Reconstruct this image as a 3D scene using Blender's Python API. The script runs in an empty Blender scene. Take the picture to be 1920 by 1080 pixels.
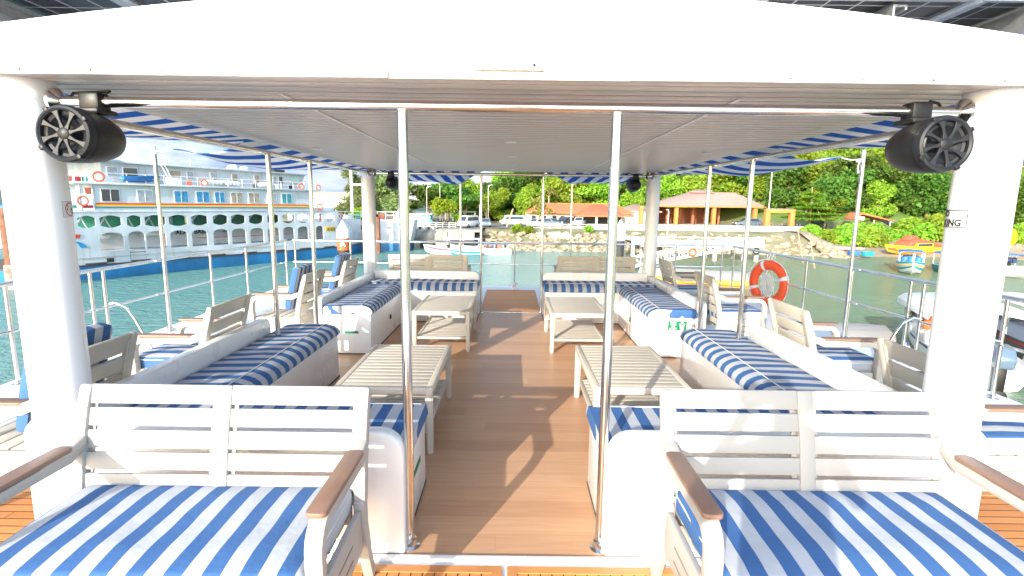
import bpy, bmesh, math, random
from mathutils import Vector, Matrix, noise
random.seed(7)
PI = math.pi
SC = bpy.context.scene
COL = SC.collection

# ------------------------------------------------------------------ camera
PITCH, ROLL, YAW = 0.15556, 0.01211, -0.0005
cp, sp = math.cos(PITCH), math.sin(PITCH)
fwd = Vector((math.sin(YAW) * cp, math.cos(YAW) * cp, -sp))
r0 = Vector((math.cos(YAW), -math.sin(YAW), 0)); u0 = r0.cross(fwd)
rr = r0 * math.cos(ROLL) + u0 * math.sin(ROLL)
uu = -r0 * math.sin(ROLL) + u0 * math.cos(ROLL)
cam = bpy.data.cameras.new('camera')
cam.sensor_width = 36; cam.lens = 991.03 / 1920 * 36
cam.clip_start = 0.05; cam.clip_end = 4000
camo = bpy.data.objects.new('camera', cam); COL.objects.link(camo)
M = Matrix((rr, uu, -fwd)).transposed().to_4x4(); M.translation = (0.02, 0, 1.613)
camo.matrix_world = M
SC.camera = camo

# ------------------------------------------------------------------ light
SUN_EL = math.radians(17.5)
sd = Vector((0.47, 1.0, 0)).normalized()            # the way the light travels over the ground
EXPOSURE = 2.04
SUN, SKY = 2.0, 0.15
w = bpy.data.worlds.new("World"); SC.world = w; w.use_nodes = True
nt = w.node_tree; nt.nodes.clear()
out = nt.nodes.new('ShaderNodeOutputWorld'); bg = nt.nodes.new('ShaderNodeBackground')
sky = nt.nodes.new('ShaderNodeTexSky'); sky.sky_type = 'NISHITA'; sky.sun_disc = False
sky.sun_elevation = SUN_EL; sky.sun_rotation = math.atan2(-sd.x, -sd.y)
sky.air_density = 1.0; sky.dust_density = 1.2; sky.ozone_density = 1.5
tc = nt.nodes.new('ShaderNodeTexCoord'); mp = nt.nodes.new('ShaderNodeMapping'); mp.inputs['Scale'].default_value = (1.6, 1.6, 5.0)
cl = nt.nodes.new('ShaderNodeTexNoise'); cl.inputs['Scale'].default_value = 1.5; cl.inputs['Detail'].default_value = 7; cl.inputs['Roughness'].default_value = .55
rp = nt.nodes.new('ShaderNodeValToRGB'); rp.color_ramp.elements[0].position = .22; rp.color_ramp.elements[1].position = .50
mx = nt.nodes.new('ShaderNodeMixRGB'); c2 = nt.nodes.new('ShaderNodeTexNoise'); c2.inputs['Scale'].default_value = 3.2; c2.inputs['Detail'].default_value = 8; c2.inputs['Roughness'].default_value = .6
r2 = nt.nodes.new('ShaderNodeValToRGB'); r2.color_ramp.elements[0].position = .40; r2.color_ramp.elements[1].position = .62
r2.color_ramp.elements[0].color = (.72, .98, 1.42, 1); r2.color_ramp.elements[1].color = (1.55, 1.68, 1.85, 1)
nt.links.new(mp.outputs[0], c2.inputs['Vector']); nt.links.new(c2.outputs['Fac'], r2.inputs[0]); nt.links.new(r2.outputs[0], mx.inputs[2])
L = nt.links.new
L(tc.outputs['Generated'], mp.inputs[0]); L(mp.outputs[0], cl.inputs['Vector']); L(cl.outputs['Fac'], rp.inputs[0])
L(sky.outputs[0], mx.inputs[1]); sy = nt.nodes.new('ShaderNodeSeparateXYZ'); L(tc.outputs['Generated'], sy.inputs[0])
my = nt.nodes.new('ShaderNodeMapRange'); my.inputs['From Min'].default_value = -.35; my.inputs['From Max'].default_value = .25; L(sy.outputs[1], my.inputs['Value'])
ml = nt.nodes.new('ShaderNodeMath'); ml.operation = 'MULTIPLY'; L(rp.outputs[0], ml.inputs[0]); L(my.outputs[0], ml.inputs[1]); L(ml.outputs[0], mx.inputs[0]); L(mx.outputs[0], bg.inputs[0])
bg.inputs[1].default_value = SKY; L(bg.outputs[0], out.inputs[0])
sl = bpy.data.lights.new('sun', 'SUN'); sl.energy = SUN; sl.angle = math.radians(.53); sl.color = (1, .93, .82)
so = bpy.data.objects.new('sun', sl); COL.objects.link(so)
tdir = Vector((sd.x * math.cos(SUN_EL), sd.y * math.cos(SUN_EL), -math.sin(SUN_EL)))
so.rotation_euler = tdir.to_track_quat('-Z', 'Y').to_euler(); so.location = (-20, -40, 30)
SC.view_settings.view_transform = 'Standard'; SC.view_settings.look = 'None'
SC.view_settings.exposure = EXPOSURE; SC.view_settings.gamma = 1
SC.cycles.use_denoising = True
SC.cycles.max_bounces = 8; SC.cycles.diffuse_bounces = 5; SC.cycles.glossy_bounces = 4; SC.cycles.transparent_max_bounces = 8

# ------------------------------------------------------------------ materials
MATS = {}
def nodes(m):
    m.use_nodes = True
    return m.node_tree, m.node_tree.nodes['Principled BSDF']
def mat(name, col, rough=.5, metal=0, var=0, vscale=4, bump=0, bscale=40, spec=.5, coat=0, dirt=None, streak=None):
    """plain paint / plastic / metal with a little uneven tone, gloss and relief"""
    if name in MATS: return MATS[name]
    m = bpy.data.materials.new(name); MATS[name] = m
    t, b = nodes(m)
    b.inputs['Base Color'].default_value = (*col, 1); b.inputs['Roughness'].default_value = rough
    b.inputs['Metallic'].default_value = metal; b.inputs['Specular IOR Level'].default_value = spec
    b.inputs['Coat Weight'].default_value = coat
    tc = t.nodes.new('ShaderNodeTexCoord')
    if var:
        n = t.nodes.new('ShaderNodeTexNoise'); n.inputs['Scale'].default_value = vscale; n.inputs['Detail'].default_value = 6
        r = t.nodes.new('ShaderNodeValToRGB'); r.color_ramp.elements[0].position = .3; r.color_ramp.elements[1].position = .72
        d = dirt or tuple(c * (1 - var) for c in col)
        r.color_ramp.elements[0].color = (*d, 1)
        r.color_ramp.elements[1].color = (*tuple(min(1, c * (1 + var * .35)) for c in col), 1)
        t.links.new(tc.outputs['Object'], n.inputs['Vector']); t.links.new(n.outputs['Fac'], r.inputs[0]); t.links.new(r.outputs[0], b.inputs['Base Color'])
        mr = t.nodes.new('ShaderNodeMapRange'); mr.inputs['To Min'].default_value = max(.03, rough * .8); mr.inputs['To Max'].default_value = min(1, rough * 1.25)
        t.links.new(n.outputs['Fac'], mr.inputs['Value']); t.links.new(mr.outputs[0], b.inputs['Roughness'])
    if streak:
        ms_ = t.nodes.new('ShaderNodeMapping'); ms_.inputs['Scale'].default_value = (2.2, 2.2, .18); t.links.new(tc.outputs['Object'], ms_.inputs[0])
        n3 = t.nodes.new('ShaderNodeTexNoise'); n3.inputs['Scale'].default_value = 1.6; n3.inputs['Detail'].default_value = 7; t.links.new(ms_.outputs[0], n3.inputs['Vector'])
        r3 = t.nodes.new('ShaderNodeValToRGB'); r3.color_ramp.elements[0].position = .58; r3.color_ramp.elements[1].position = .82; t.links.new(n3.outputs['Fac'], r3.inputs[0])
        m3 = t.nodes.new('ShaderNodeMixRGB'); m3.inputs[2].default_value = (*streak, 1); t.links.new(r3.outputs[0], m3.inputs[0]); t.links.new(b.inputs['Base Color'].links[0].from_socket, m3.inputs[1]); t.links.new(m3.outputs[0], b.inputs['Base Color'])
    if bump:
        n2 = t.nodes.new('ShaderNodeTexNoise'); n2.inputs['Scale'].default_value = bscale; n2.inputs['Detail'].default_value = 5
        bp = t.nodes.new('ShaderNodeBump'); bp.inputs['Strength'].default_value = bump; bp.inputs['Distance'].default_value = .02
        t.links.new(tc.outputs['Object'], n2.inputs['Vector']); t.links.new(n2.outputs['Fac'], bp.inputs['Height']); t.links.new(bp.outputs[0], b.inputs['Normal'])
    return m
def math_node(t, op, a, b=None):
    n = t.nodes.new('ShaderNodeMath'); n.operation = op
    for i, v in enumerate((a, b)):
        if v is None: continue
        if isinstance(v, (int, float)): n.inputs[i].default_value = v
        else: t.links.new(v, n.inputs[i])
    return n.outputs[0]
def stripes(name, axis, period, blue, white, off=0., rough=.75, sheer=0.):
    """woven canvas with two-colour stripes that alternate along one local axis"""
    m = bpy.data.materials.new(name); MATS[name] = m
    t, b = nodes(m)
    tc = t.nodes.new('ShaderNodeTexCoord'); s = t.nodes.new('ShaderNodeSeparateXYZ')
    t.links.new(tc.outputs['Object'], s.inputs[0])
    wn = t.nodes.new('ShaderNodeTexNoise'); wn.inputs['Scale'].default_value = 3; t.links.new(tc.outputs['Object'], wn.inputs['Vector'])
    wob = math_node(t, 'MULTIPLY', math_node(t, 'SUBTRACT', wn.outputs['Fac'], .5), .012 if period < .3 else .05)
    v = math_node(t, 'ADD', s.outputs[axis], wob)
    f = math_node(t, 'FRACT', math_node(t, 'ADD', math_node(t, 'DIVIDE', v, period), 50.0 + off))
    g = math_node(t, 'LESS_THAN', f, .5)
    mx = t.nodes.new('ShaderNodeMixRGB'); mx.inputs[1].default_value = (*white, 1); mx.inputs[2].default_value = (*blue, 1)
    t.links.new(g, mx.inputs[0])
    n = t.nodes.new('ShaderNodeTexNoise'); n.inputs['Scale'].default_value = 7; n.inputs['Detail'].default_value = 8
    t.links.new(tc.outputs['Object'], n.inputs['Vector'])
    m2 = t.nodes.new('ShaderNodeMixRGB'); m2.blend_type = 'MULTIPLY'; m2.inputs[0].default_value = .22
    t.links.new(mx.outputs[0], m2.inputs[1]); t.links.new(n.outputs['Fac'], m2.inputs[2])
    hsv = t.nodes.new('ShaderNodeHueSaturation'); hsv.inputs['Value'].default_value = 1.1
    t.links.new(m2.outputs[0], hsv.inputs['Color']); t.links.new(hsv.outputs[0], b.inputs['Base Color'])
    b.inputs['Roughness'].default_value = rough; b.inputs['Specular IOR Level'].default_value = .25
    fine = t.nodes.new('ShaderNodeTexNoise'); fine.inputs['Scale'].default_value = 5; fine.inputs['Detail'].default_value = 9; fine.inputs['Roughness'].default_value = .62
    t.links.new(tc.outputs['Object'], fine.inputs['Vector'])
    bp = t.nodes.new('ShaderNodeBump'); bp.inputs['Strength'].default_value = .5; bp.inputs['Distance'].default_value = .02
    t.links.new(fine.outputs['Fac'], bp.inputs['Height']); t.links.new(bp.outputs[0], b.inputs['Normal'])
    if sheer:
        tr = t.nodes.new('ShaderNodeBsdfTranslucent'); ms = t.nodes.new('ShaderNodeMixShader'); ms.inputs[0].default_value = sheer
        t.links.new(hsv.outputs[0], tr.inputs[0]); t.links.new(b.outputs[0], ms.inputs[1]); t.links.new(tr.outputs[0], ms.inputs[2])
        t.links.new(ms.outputs[0], t.nodes['Material Output'].inputs[0])
    return m
def planks(name, axis, width, length, c1, c2, gap, gapw=.004, rough=.5, spec=.5, grain=1., bumpd=.004):
    """boards side by side along 'axis', each board with its own tone and grain"""
    m = bpy.data.materials.new(name); MATS[name] = m
    t, b = nodes(m)
    tc = t.nodes.new('ShaderNodeTexCoord'); s = t.nodes.new('ShaderNodeSeparateXYZ'); t.links.new(tc.outputs['Object'], s.inputs[0])
    across, along = s.outputs[axis], s.outputs[1 - axis]
    q = math_node(t, 'DIVIDE', across, width); row = math_node(t, 'FLOOR', q); fr = math_node(t, 'FRACT', math_node(t, 'ADD', q, 100.0))
    wn = t.nodes.new('ShaderNodeTexWhiteNoise'); wn.noise_dimensions = '1D'; t.links.new(row, wn.inputs['W'])
    al = math_node(t, 'ADD', math_node(t, 'DIVIDE', along, length), math_node(t, 'MULTIPLY', wn.outputs['Value'], 7.3))
    seg = math_node(t, 'FLOOR', al); fl = math_node(t, 'FRACT', math_node(t, 'ADD', al, 100.0))
    cb = t.nodes.new('ShaderNodeCombineXYZ'); t.links.new(row, cb.inputs[0]); t.links.new(seg, cb.inputs[1])
    w2 = t.nodes.new('ShaderNodeTexWhiteNoise'); w2.noise_dimensions = '3D'; t.links.new(cb.outputs[0], w2.inputs['Vector'])
    mpn = t.nodes.new('ShaderNodeMapping'); sc = [3.0, 3.0, 3.0]; sc[axis] = 45.0; mpn.inputs['Scale'].default_value = sc
    addv = t.nodes.new('ShaderNodeVectorMath'); addv.operation = 'ADD'; t.links.new(tc.outputs['Object'], addv.inputs[0]); t.links.new(w2.outputs['Color'], addv.inputs[1])
    t.links.new(addv.outputs[0], mpn.inputs[0])
    gn = t.nodes.new('ShaderNodeTexNoise'); gn.inputs['Scale'].default_value = 1; gn.inputs['Detail'].default_value = 8; gn.inputs['Distortion'].default_value = .6
    t.links.new(mpn.outputs[0], gn.inputs['Vector'])
    fac = math_node(t, 'ADD', math_node(t, 'MULTIPLY', w2.outputs['Value'], .55), math_node(t, 'MULTIPLY', math_node(t, 'SUBTRACT', gn.outputs['Fac'], .28), grain))
    mx = t.nodes.new('ShaderNodeMixRGB'); mx.use_clamp = True; mx.inputs[1].default_value = (*c1, 1); mx.inputs[2].default_value = (*c2, 1); t.links.new(fac, mx.inputs[0])
    g1 = math_node(t, 'LESS_THAN', fr, gapw / width); g2 = math_node(t, 'LESS_THAN', fl, gapw * .6 / length)
    gg = math_node(t, 'MAXIMUM', g1, g2)
    mg = t.nodes.new('ShaderNodeMixRGB'); mg.inputs[2].default_value = (*gap, 1); t.links.new(gg, mg.inputs[0]); t.links.new(mx.outputs[0], mg.inputs[1])
    t.links.new(mg.outputs[0], b.inputs['Base Color'])
    mr = t.nodes.new('ShaderNodeMapRange'); mr.inputs['To Min'].default_value = rough * .8; mr.inputs['To Max'].default_value = rough * 1.2
    t.links.new(gn.outputs['Fac'], mr.inputs['Value']); t.links.new(mr.outputs[0], b.inputs['Roughness']); b.inputs['Specular IOR Level'].default_value = spec
    h = math_node(t, 'SUBTRACT', math_node(t, 'MULTIPLY', gn.outputs['Fac'], .25), gg)
    bp = t.nodes.new('ShaderNodeBump'); bp.inputs['Strength'].default_value = .5; bp.inputs['Distance'].default_value = bumpd
    t.links.new(h, bp.inputs['Height']); t.links.new(bp.outputs[0], b.inputs['Normal'])
    return m
def leafmat(name, c1, c2, c3):
    m = bpy.data.materials.new(name); MATS[name] = m
    t, b = nodes(m)
    tc = t.nodes.new('ShaderNodeTexCoord'); n = t.nodes.new('ShaderNodeTexNoise'); n.inputs['Scale'].default_value = .55; n.inputs['Detail'].default_value = 6; n.inputs['Roughness'].default_value = .75
    oi = t.nodes.new('ShaderNodeObjectInfo'); ad = t.nodes.new('ShaderNodeVectorMath'); ad.operation = 'ADD'
    t.links.new(tc.outputs['Object'], ad.inputs[0]); t.links.new(oi.outputs['Random'], ad.inputs[1]); t.links.new(ad.outputs[0], n.inputs['Vector'])
    r = t.nodes.new('ShaderNodeValToRGB'); r.color_ramp.elements[0].position = .3; r.color_ramp.elements[1].position = .7
    e = r.color_ramp.elements.new(.5); e.color = (*c2, 1); r.color_ramp.elements[0].color = (*c1, 1); r.color_ramp.elements[-1].color = (*c3, 1)
    t.links.new(n.outputs['Fac'], r.inputs[0])
    h = t.nodes.new('ShaderNodeHueSaturation')
    t.links.new(math_node(t, 'ADD', math_node(t, 'MULTIPLY', oi.outputs['Random'], .05), .475), h.inputs['Hue'])
    t.links.new(math_node(t, 'ADD', math_node(t, 'MULTIPLY', oi.outputs['Random'], .7), .98), h.inputs['Value'])
    t.links.new(r.outputs[0], h.inputs['Color']); t.links.new(h.outputs[0], b.inputs['Base Color'])
    b.inputs['Roughness'].default_value = .6; b.inputs['Specular IOR Level'].default_value = .25
    tr = t.nodes.new('ShaderNodeBsdfTranslucent'); ms = t.nodes.new('ShaderNodeMixShader'); ms.inputs[0].default_value = .50
    t.links.new(h.outputs[0], tr.inputs[0]); t.links.new(b.outputs[0], ms.inputs[1]); t.links.new(tr.outputs[0], ms.inputs[2])
    t.links.new(ms.outputs[0], t.nodes['Material Output'].inputs[0])
    return m

BLUE, CANVAS = (.046, .124, .30), (.44, .465, .50)
STRX = stripes('striped_canvas_across', 0, .116, BLUE, CANVAS)
STRY = stripes('striped_canvas_along', 1, .134, BLUE, CANVAS)
SAIL = stripes('awning_canvas', 1, .26, (.02, .15, .50), (.76, .76, .77), sheer=.45)
SAIL2 = stripes('awning_canvas_wide', 1, .46, (.02, .15, .50), (.76, .76, .77), sheer=.45)
SAILB = stripes('awning_canvas_bow', 0, .23, (.02, .15, .50), (.76, .76, .77), sheer=.45)
WHITE = mat('white_gelcoat', (.80, .80, .79), .28, var=.05, vscale=2.5, coat=.25)
PAINT = mat('white_paint', (.80, .80, .80), .45, var=.04, vscale=3, bump=.04, bscale=60)
COLP = mat('column_paint', (.80, .81, .82), .33, var=.04, vscale=1.5, coat=.2)
RESIN = mat('ivory_resin', (.52, .475, .40), .48, var=.05, vscale=6, bump=.06, bscale=220)
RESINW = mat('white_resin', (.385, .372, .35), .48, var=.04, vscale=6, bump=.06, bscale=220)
CAPB = mat('brown_arm_cap', (.23, .135, .095), .45, var=.15, vscale=8, bump=.08, bscale=90)
STEEL = mat('stainless_steel', (.72, .71, .69), .13, 1, var=.14, vscale=9)
STEELD = mat('brushed_steel', (.60, .58, .55), .3, 1, var=.2, vscale=7)
ALU = mat('galvanised_aluminium', (.55, .57, .58), .42, .85, var=.2, vscale=14, bump=.05, bscale=80)
BLACK = mat('black_plastic', (.010, .010, .012), .42, var=.2, vscale=9, bump=.05, bscale=120, spec=.35)
GREYP = mat('dark_grey_plastic', (.012, .014, .018), .45, var=.2, vscale=9, spec=.4)
RUBBER = mat('black_rubber', (.015, .015, .015), .8)
CEIL = mat('ceiling_boards', (.475, .395, .37), .30, var=.05, vscale=1.2, spec=.45)
FLOOR = planks('wood_look_floor', 1, .150, 3.6, (.43, .235, .128), (.60, .37, .22), (.33, .185, .105), .0014, .38, .4, 1.1, .0008)
TEAKX = planks('teak_slats_across', 1, .062, 40, (.50, .20, .055), (.66, .30, .10), (.06, .028, .012), .006, .55, .35, .5)
TEAKY = planks('teak_slats_along', 0, .052, 40, (.50, .20, .055), (.66, .30, .10), (.05, .025, .012), .006, .55, .35, .5)
TEAKB = mat('teak_border', (.58, .25, .08), .5, var=.2, vscale=9, bump=.1, bscale=60)
PLY = planks('raw_plywood_edge', 1, .5, .8, (.44, .395, .325), (.54, .495, .43), (.3, .24, .17), .002, .7, .2, 1.0)
GREEN = mat('green_sign', (.0, .18, .07), .5, var=.05)
INK = mat('black_ink', (.012, .012, .014), .6)
WHITEI = mat('white_ink', (.66, .67, .67), .6)
REDI = mat('red_ink', (.55, .03, .03), .6)
ORANGE = mat('lifebuoy_orange', (.80, .085, .012), .42, var=.12, vscale=10)
ROPE = mat('white_rope', (.72, .71, .68), .85, bump=.4, bscale=300)
DECK = mat('deck_paint', (.76, .77, .79), .5, var=.06, vscale=2.2, bump=.2, bscale=180)

# ------------------------------------------------------------------ mesh helpers
class MB:
    def __init__(s): s.bm = bmesh.new()
    def box(s, c, size, r=0, rot=None, seg=2):
        t = bmesh.new(); bmesh.ops.create_cube(t, size=1)
        bmesh.ops.scale(t, vec=Vector(size), verts=t.verts)
        if r: bmesh.ops.bevel(t, geom=list(t.edges), offset=min(r, min(size) * .49), segments=seg, affect='EDGES', profile=.5)
        mt = Matrix.Translation(Vector(c))
        if rot is not None: mt = mt @ rot.to_4x4()
        t.transform(mt); s.join(t); return s
    def join(s, t):
        me = bpy.data.meshes.new('t'); t.to_mesh(me); t.free(); s.bm.from_mesh(me); bpy.data.meshes.remove(me)
    def tube(s, pts, r, seg=12, caps=True):
        pts = [Vector(p) for p in pts]; rings = []; prev = None
        for i, p in enumerate(pts):
            d = (pts[min(i + 1, len(pts) - 1)] - pts[max(i - 1, 0)]).normalized()
            if prev is None: prev = d.orthogonal().normalized()
            a = (prev - d * prev.dot(d)).normalized(); prev = a; b = d.cross(a)
            rad = r[i] if isinstance(r, (list, tuple)) else r
            rings.append([s.bm.verts.new(p + a * math.cos(2 * PI * k / seg) * rad + b * math.sin(2 * PI * k / seg) * rad) for k in range(seg)])
        for A, B in zip(rings, rings[1:]):
            for k in range(seg): s.bm.faces.new((A[k], A[(k + 1) % seg], B[(k + 1) % seg], B[k]))
        if caps: s.bm.faces.new(rings[0][::-1]); s.bm.faces.new(rings[-1])
        return s
    def lathe(s, prof, seg=24, mt=None):
        """profile of (radius, height) pairs turned about local z"""
        rings = []; mt = mt or Matrix()
        for r, h in prof:
            if r < 1e-5: rings.append([s.bm.verts.new(mt @ Vector((0, 0, h)))])
            else: rings.append([s.bm.verts.new(mt @ Vector((r * math.cos(2 * PI * k / seg), r * math.sin(2 * PI * k / seg), h))) for k in range(seg)])
        for A, B in zip(rings, rings[1:]):
            for k in range(seg):
                q = (k + 1) % seg
                if len(A) == 1 and len(B) > 1: s.bm.faces.new((A[0], B[q], B[k]))
                elif len(B) == 1 and len(A) > 1: s.bm.faces.new((A[k], A[q], B[0]))
                elif len(A) > 1: s.bm.faces.new((A[k], A[q], B[q], B[k]))
        return s
    def prism(s, poly, d0, d1, axis=0, r=0, seg=2):
        """closed outline in the two axes other than 'axis', extruded from d0 to d1"""
        t = bmesh.new()
        def P(a, b, d): return Vector((d, a, b)) if axis == 0 else (Vector((a, d, b)) if axis == 1 else Vector((a, b, d)))
        A = [t.verts.new(P(a, b, d0)) for a, b in poly]; B = [t.verts.new(P(a, b, d1)) for a, b in poly]
        n = len(poly)
        t.faces.new(A); t.faces.new(B[::-1])
        for k in range(n): t.faces.new((A[k], B[k], B[(k + 1) % n], A[(k + 1) % n]))
        bmesh.ops.recalc_face_normals(t, faces=t.faces)
        if r: bmesh.ops.bevel(t, geom=list(t.edges), offset=r, segments=seg, affect='EDGES', profile=.5, clamp_overlap=True)
        s.join(t); return s
    def sweep(s, path, wdt, thk, r=.006):
        """flat bar: path in the local y-z plane, width along x"""
        n = len(path); poly = []
        L_, R_ = [], []
        for i, (y, z) in enumerate(path):
            a = path[max(i - 1, 0)]; b = path[min(i + 1, n - 1)]
            d = Vector((b[0] - a[0], b[1] - a[1])).normalized(); nn = Vector((-d.y, d.x))
            th = thk[i] if isinstance(thk, (list, tuple)) else thk
            L_.append((y + nn.x * th / 2, z + nn.y * th / 2)); R_.append((y - nn.x * th / 2, z - nn.y * th / 2))
        s.prism(L_ + R_[::-1], wdt[0], wdt[1], 0, r); return s
    def quad(s, a, b, c, d):
        s.bm.faces.new([s.bm.verts.new(Vector(p)) for p in (a, b, c, d)]); return s
    def xf(s, mt): s.bm.transform(mt); return s
    def build(s, name, m, parent=None, ang=35, loc=None):
        bmesh.ops.recalc_face_normals(s.bm, faces=s.bm.faces)
        me = bpy.data.meshes.new(name); s.bm.to_mesh(me); s.bm.free()
        for p in me.polygons: p.use_smooth = True
        if ang is not None: me.set_sharp_from_angle(angle=math.radians(ang))
        return link(name, me, m, parent, loc)
def link(name, me, m, parent=None, loc=None):
    o = bpy.data.objects.new(name, me); COL.objects.link(o)
    if m is not None:
        for q in (m if isinstance(m, (list, tuple)) else (m,)): me.materials.append(q)
    if parent is not None: o.parent = parent
    if loc is not None: o.location = loc
    return o
def tag(o, label, cat, group=None, kind='thing'):
    o['label'] = label; o['category'] = cat; o['kind'] = kind
    if group: o['group'] = group
    return o
def thing(name, label, cat, loc=(0, 0, 0), rz=0, group=None):
    o = bpy.data.objects.new(name, None); COL.objects.link(o); o.empty_display_size = .2
    o.location = loc; o.rotation_euler = (0, 0, rz)
    return tag(o, label, cat, group)
def setting(o, kind='structure'):
    o['kind'] = kind; return o
def copy_tree(o, parent=None):
    c = o.copy(); COL.objects.link(c)
    if parent is not None: c.parent = parent
    for ch in list(o.children): copy_tree(ch, c)
    return c
def dup(root, label, loc, rz=0, scale=None, group=None):
    c = copy_tree(root); c.location = loc; c.rotation_euler = (0, 0, rz); c['label'] = label
    if scale: c.scale = scale if isinstance(scale, (tuple, list)) else (scale,) * 3
    if group: c['group'] = group
    return c
def panel(outer, holes, thick, mt):
    """flat panel with real openings: outlines in local x-z, thickness along y; returns a mesh"""
    cu = bpy.data.curves.new('c', 'CURVE'); cu.dimensions = '2D'; cu.fill_mode = 'BOTH'; cu.extrude = thick / 2
    for poly in [outer] + holes:
        sp_ = cu.splines.new('POLY'); sp_.points.add(len(poly) - 1); sp_.use_cyclic_u = True
        for p, (a, b) in zip(sp_.points, poly): p.co = (a, b, 0, 1)
    o = bpy.data.objects.new('c', cu); COL.objects.link(o)
    me = bpy.data.meshes.new_from_object(o.evaluated_get(bpy.context.evaluated_depsgraph_get()))
    bpy.data.objects.remove(o); bpy.data.curves.remove(cu)
    me.transform(mt @ Matrix.Rotation(PI / 2, 4, 'X')); me.materials.clear()
    return me
def text_mesh(s, size, extr=.0015, bold=0., align='CENTER', res=2):
    cu = bpy.data.curves.new('t', 'FONT'); cu.body = s; cu.size = size; cu.extrude = extr; cu.offset = bold; cu.align_x = align; cu.align_y = 'CENTER'; cu.resolution_u = res
    o = bpy.data.objects.new('t', cu); COL.objects.link(o)
    me = bpy.data.meshes.new_from_object(o.evaluated_get(bpy.context.evaluated_depsgraph_get()))
    bpy.data.objects.remove(o); bpy.data.curves.remove(cu); me.materials.clear()
    return me
def arc(cx, cz, r, a0, a1, n): return [(cx + r * math.cos(a0 + (a1 - a0) * i / n), cz + r * math.sin(a0 + (a1 - a0) * i / n)) for i in range(n + 1)]
def rrect(x0, z0, x1, z1, r, n=4):
    return arc(x1 - r, z1 - r, r, 0, PI / 2, n) + arc(x0 + r, z1 - r, r, PI / 2, PI, n) + arc(x0 + r, z0 + r, r, PI, 1.5 * PI, n) + arc(x1 - r, z0 + r, r, 1.5 * PI, 2 * PI, n)
def RX(a): return Matrix.Rotation(a, 4, 'X')
def RY(a): return Matrix.Rotation(a, 4, 'Y')
def RZ(a): return Matrix.Rotation(a, 4, 'Z')
def T(*v): return Matrix.Translation(Vector(v))
# ================================================================== THE BOAT: decks
def sheet(name, x0, y0, x1, y1, z, m, th=.0):
    return setting(MB().box(((x0 + x1) / 2, (y0 + y1) / 2, z - .01), (x1 - x0, y1 - y0, .02)).build(name, m))
dk = [(-4.5, -3.2), (4.4, -3.2), (4.4, 9.6), (4.0, 10.35), (3.2, 10.6), (-3.3, 10.6), (-4.1, 10.45), (-4.5, 9.8)]
setting(MB().prism(dk, -.16, -.010, 2, .02).build('deck', DECK))
sheet('floor', -2.02, 2.235, 2.02, 7.86, 0, FLOOR)
FRAME = .045
def teak(name, x0, y0, x1, y1, m):
    setting(MB().box(((x0 + x1) / 2, (y0 + y1) / 2, -.012), (x1 - x0, y1 - y0, .02)).build(name + '_slats', m))
    b = MB()
    for (a, c, d, e) in ((x0, y0, x0 + FRAME, y1), (x1 - FRAME, y0, x1, y1), (x0 + FRAME, y0, x1 - FRAME, y0 + FRAME), (x0 + FRAME, y1 - FRAME, x1 - FRAME, y1)):
        b.box(((a + c) / 2, (d + e) / 2 if False else (d + e) / 2, -.009), (c - a, e - d, .022))
    return b
def teak_panel(name, x0, y0, x1, y1, m):
    setting(MB().box(((x0 + x1) / 2, (y0 + y1) / 2, -.012), (x1 - x0, y1 - y0, .02)).build(name, m))
    b = MB()
    b.box((x0 + FRAME / 2, (y0 + y1) / 2, -.009), (FRAME, y1 - y0, .022)); b.box((x1 - FRAME / 2, (y0 + y1) / 2, -.009), (FRAME, y1 - y0, .022))
    b.box(((x0 + x1) / 2, y0 + FRAME / 2, -.0095), (x1 - x0 - 2 * FRAME, FRAME, .022)); b.box(((x0 + x1) / 2, y1 - FRAME / 2, -.0095), (x1 - x0 - 2 * FRAME, FRAME, .022))
    setting(b.build('deck_border', TEAKB))
teak_panel('teak_deck', -1.42, -.6, -.012, 2.165, TEAKY)
teak_panel('teak_deck', .012, -.6, 1.42, 2.165, TEAKY)
teak_panel('teak_deck', -2.84, .6, -1.5, 2.84, TEAKX)
teak_panel('teak_deck', 1.5, .6, 2.88, 2.86, TEAKX)
teak_panel('teak_deck', -.47, 7.92, .46, 10.05, planks('sunlit_teak_slats', 1, .062, 40, (.60, .22, .05), (.72, .31, .09), (.2, .08, .03), .004, .5, .35, .4))  # bow panel: more orange copy of the teak, sunlight put into its colour
setting(MB().box((0, 2.212, -.002), (1.9, .036, .024), .006).build('threshold', WHITE))
setting(MB().box((0, 7.885, -.002), (.94, .04, .02), .004).build('threshold', STEELD))
hl = thing('passenger_boat', 'wide white hull of the boat under the open deck', 'boat', (0, 3.5, -.16))
MB().prism([(-4.42, -6.6), (4.32, -6.6), (4.32, 5.9), (3.1, 6.95), (-3.2, 6.95), (-4.42, 6.1)], -4.3, -.02, 2, .05).build('hull', WHITE, hl)
rb = MB()
for z in (-.5, -2.4):
    rb.box((4.34, -.4, z), (.08, 12, .1), .03); rb.box((-4.44, -.4, z), (.08, 12, .1), .03)
rb.build('rubbing_strake', RUBBER, hl)

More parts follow.
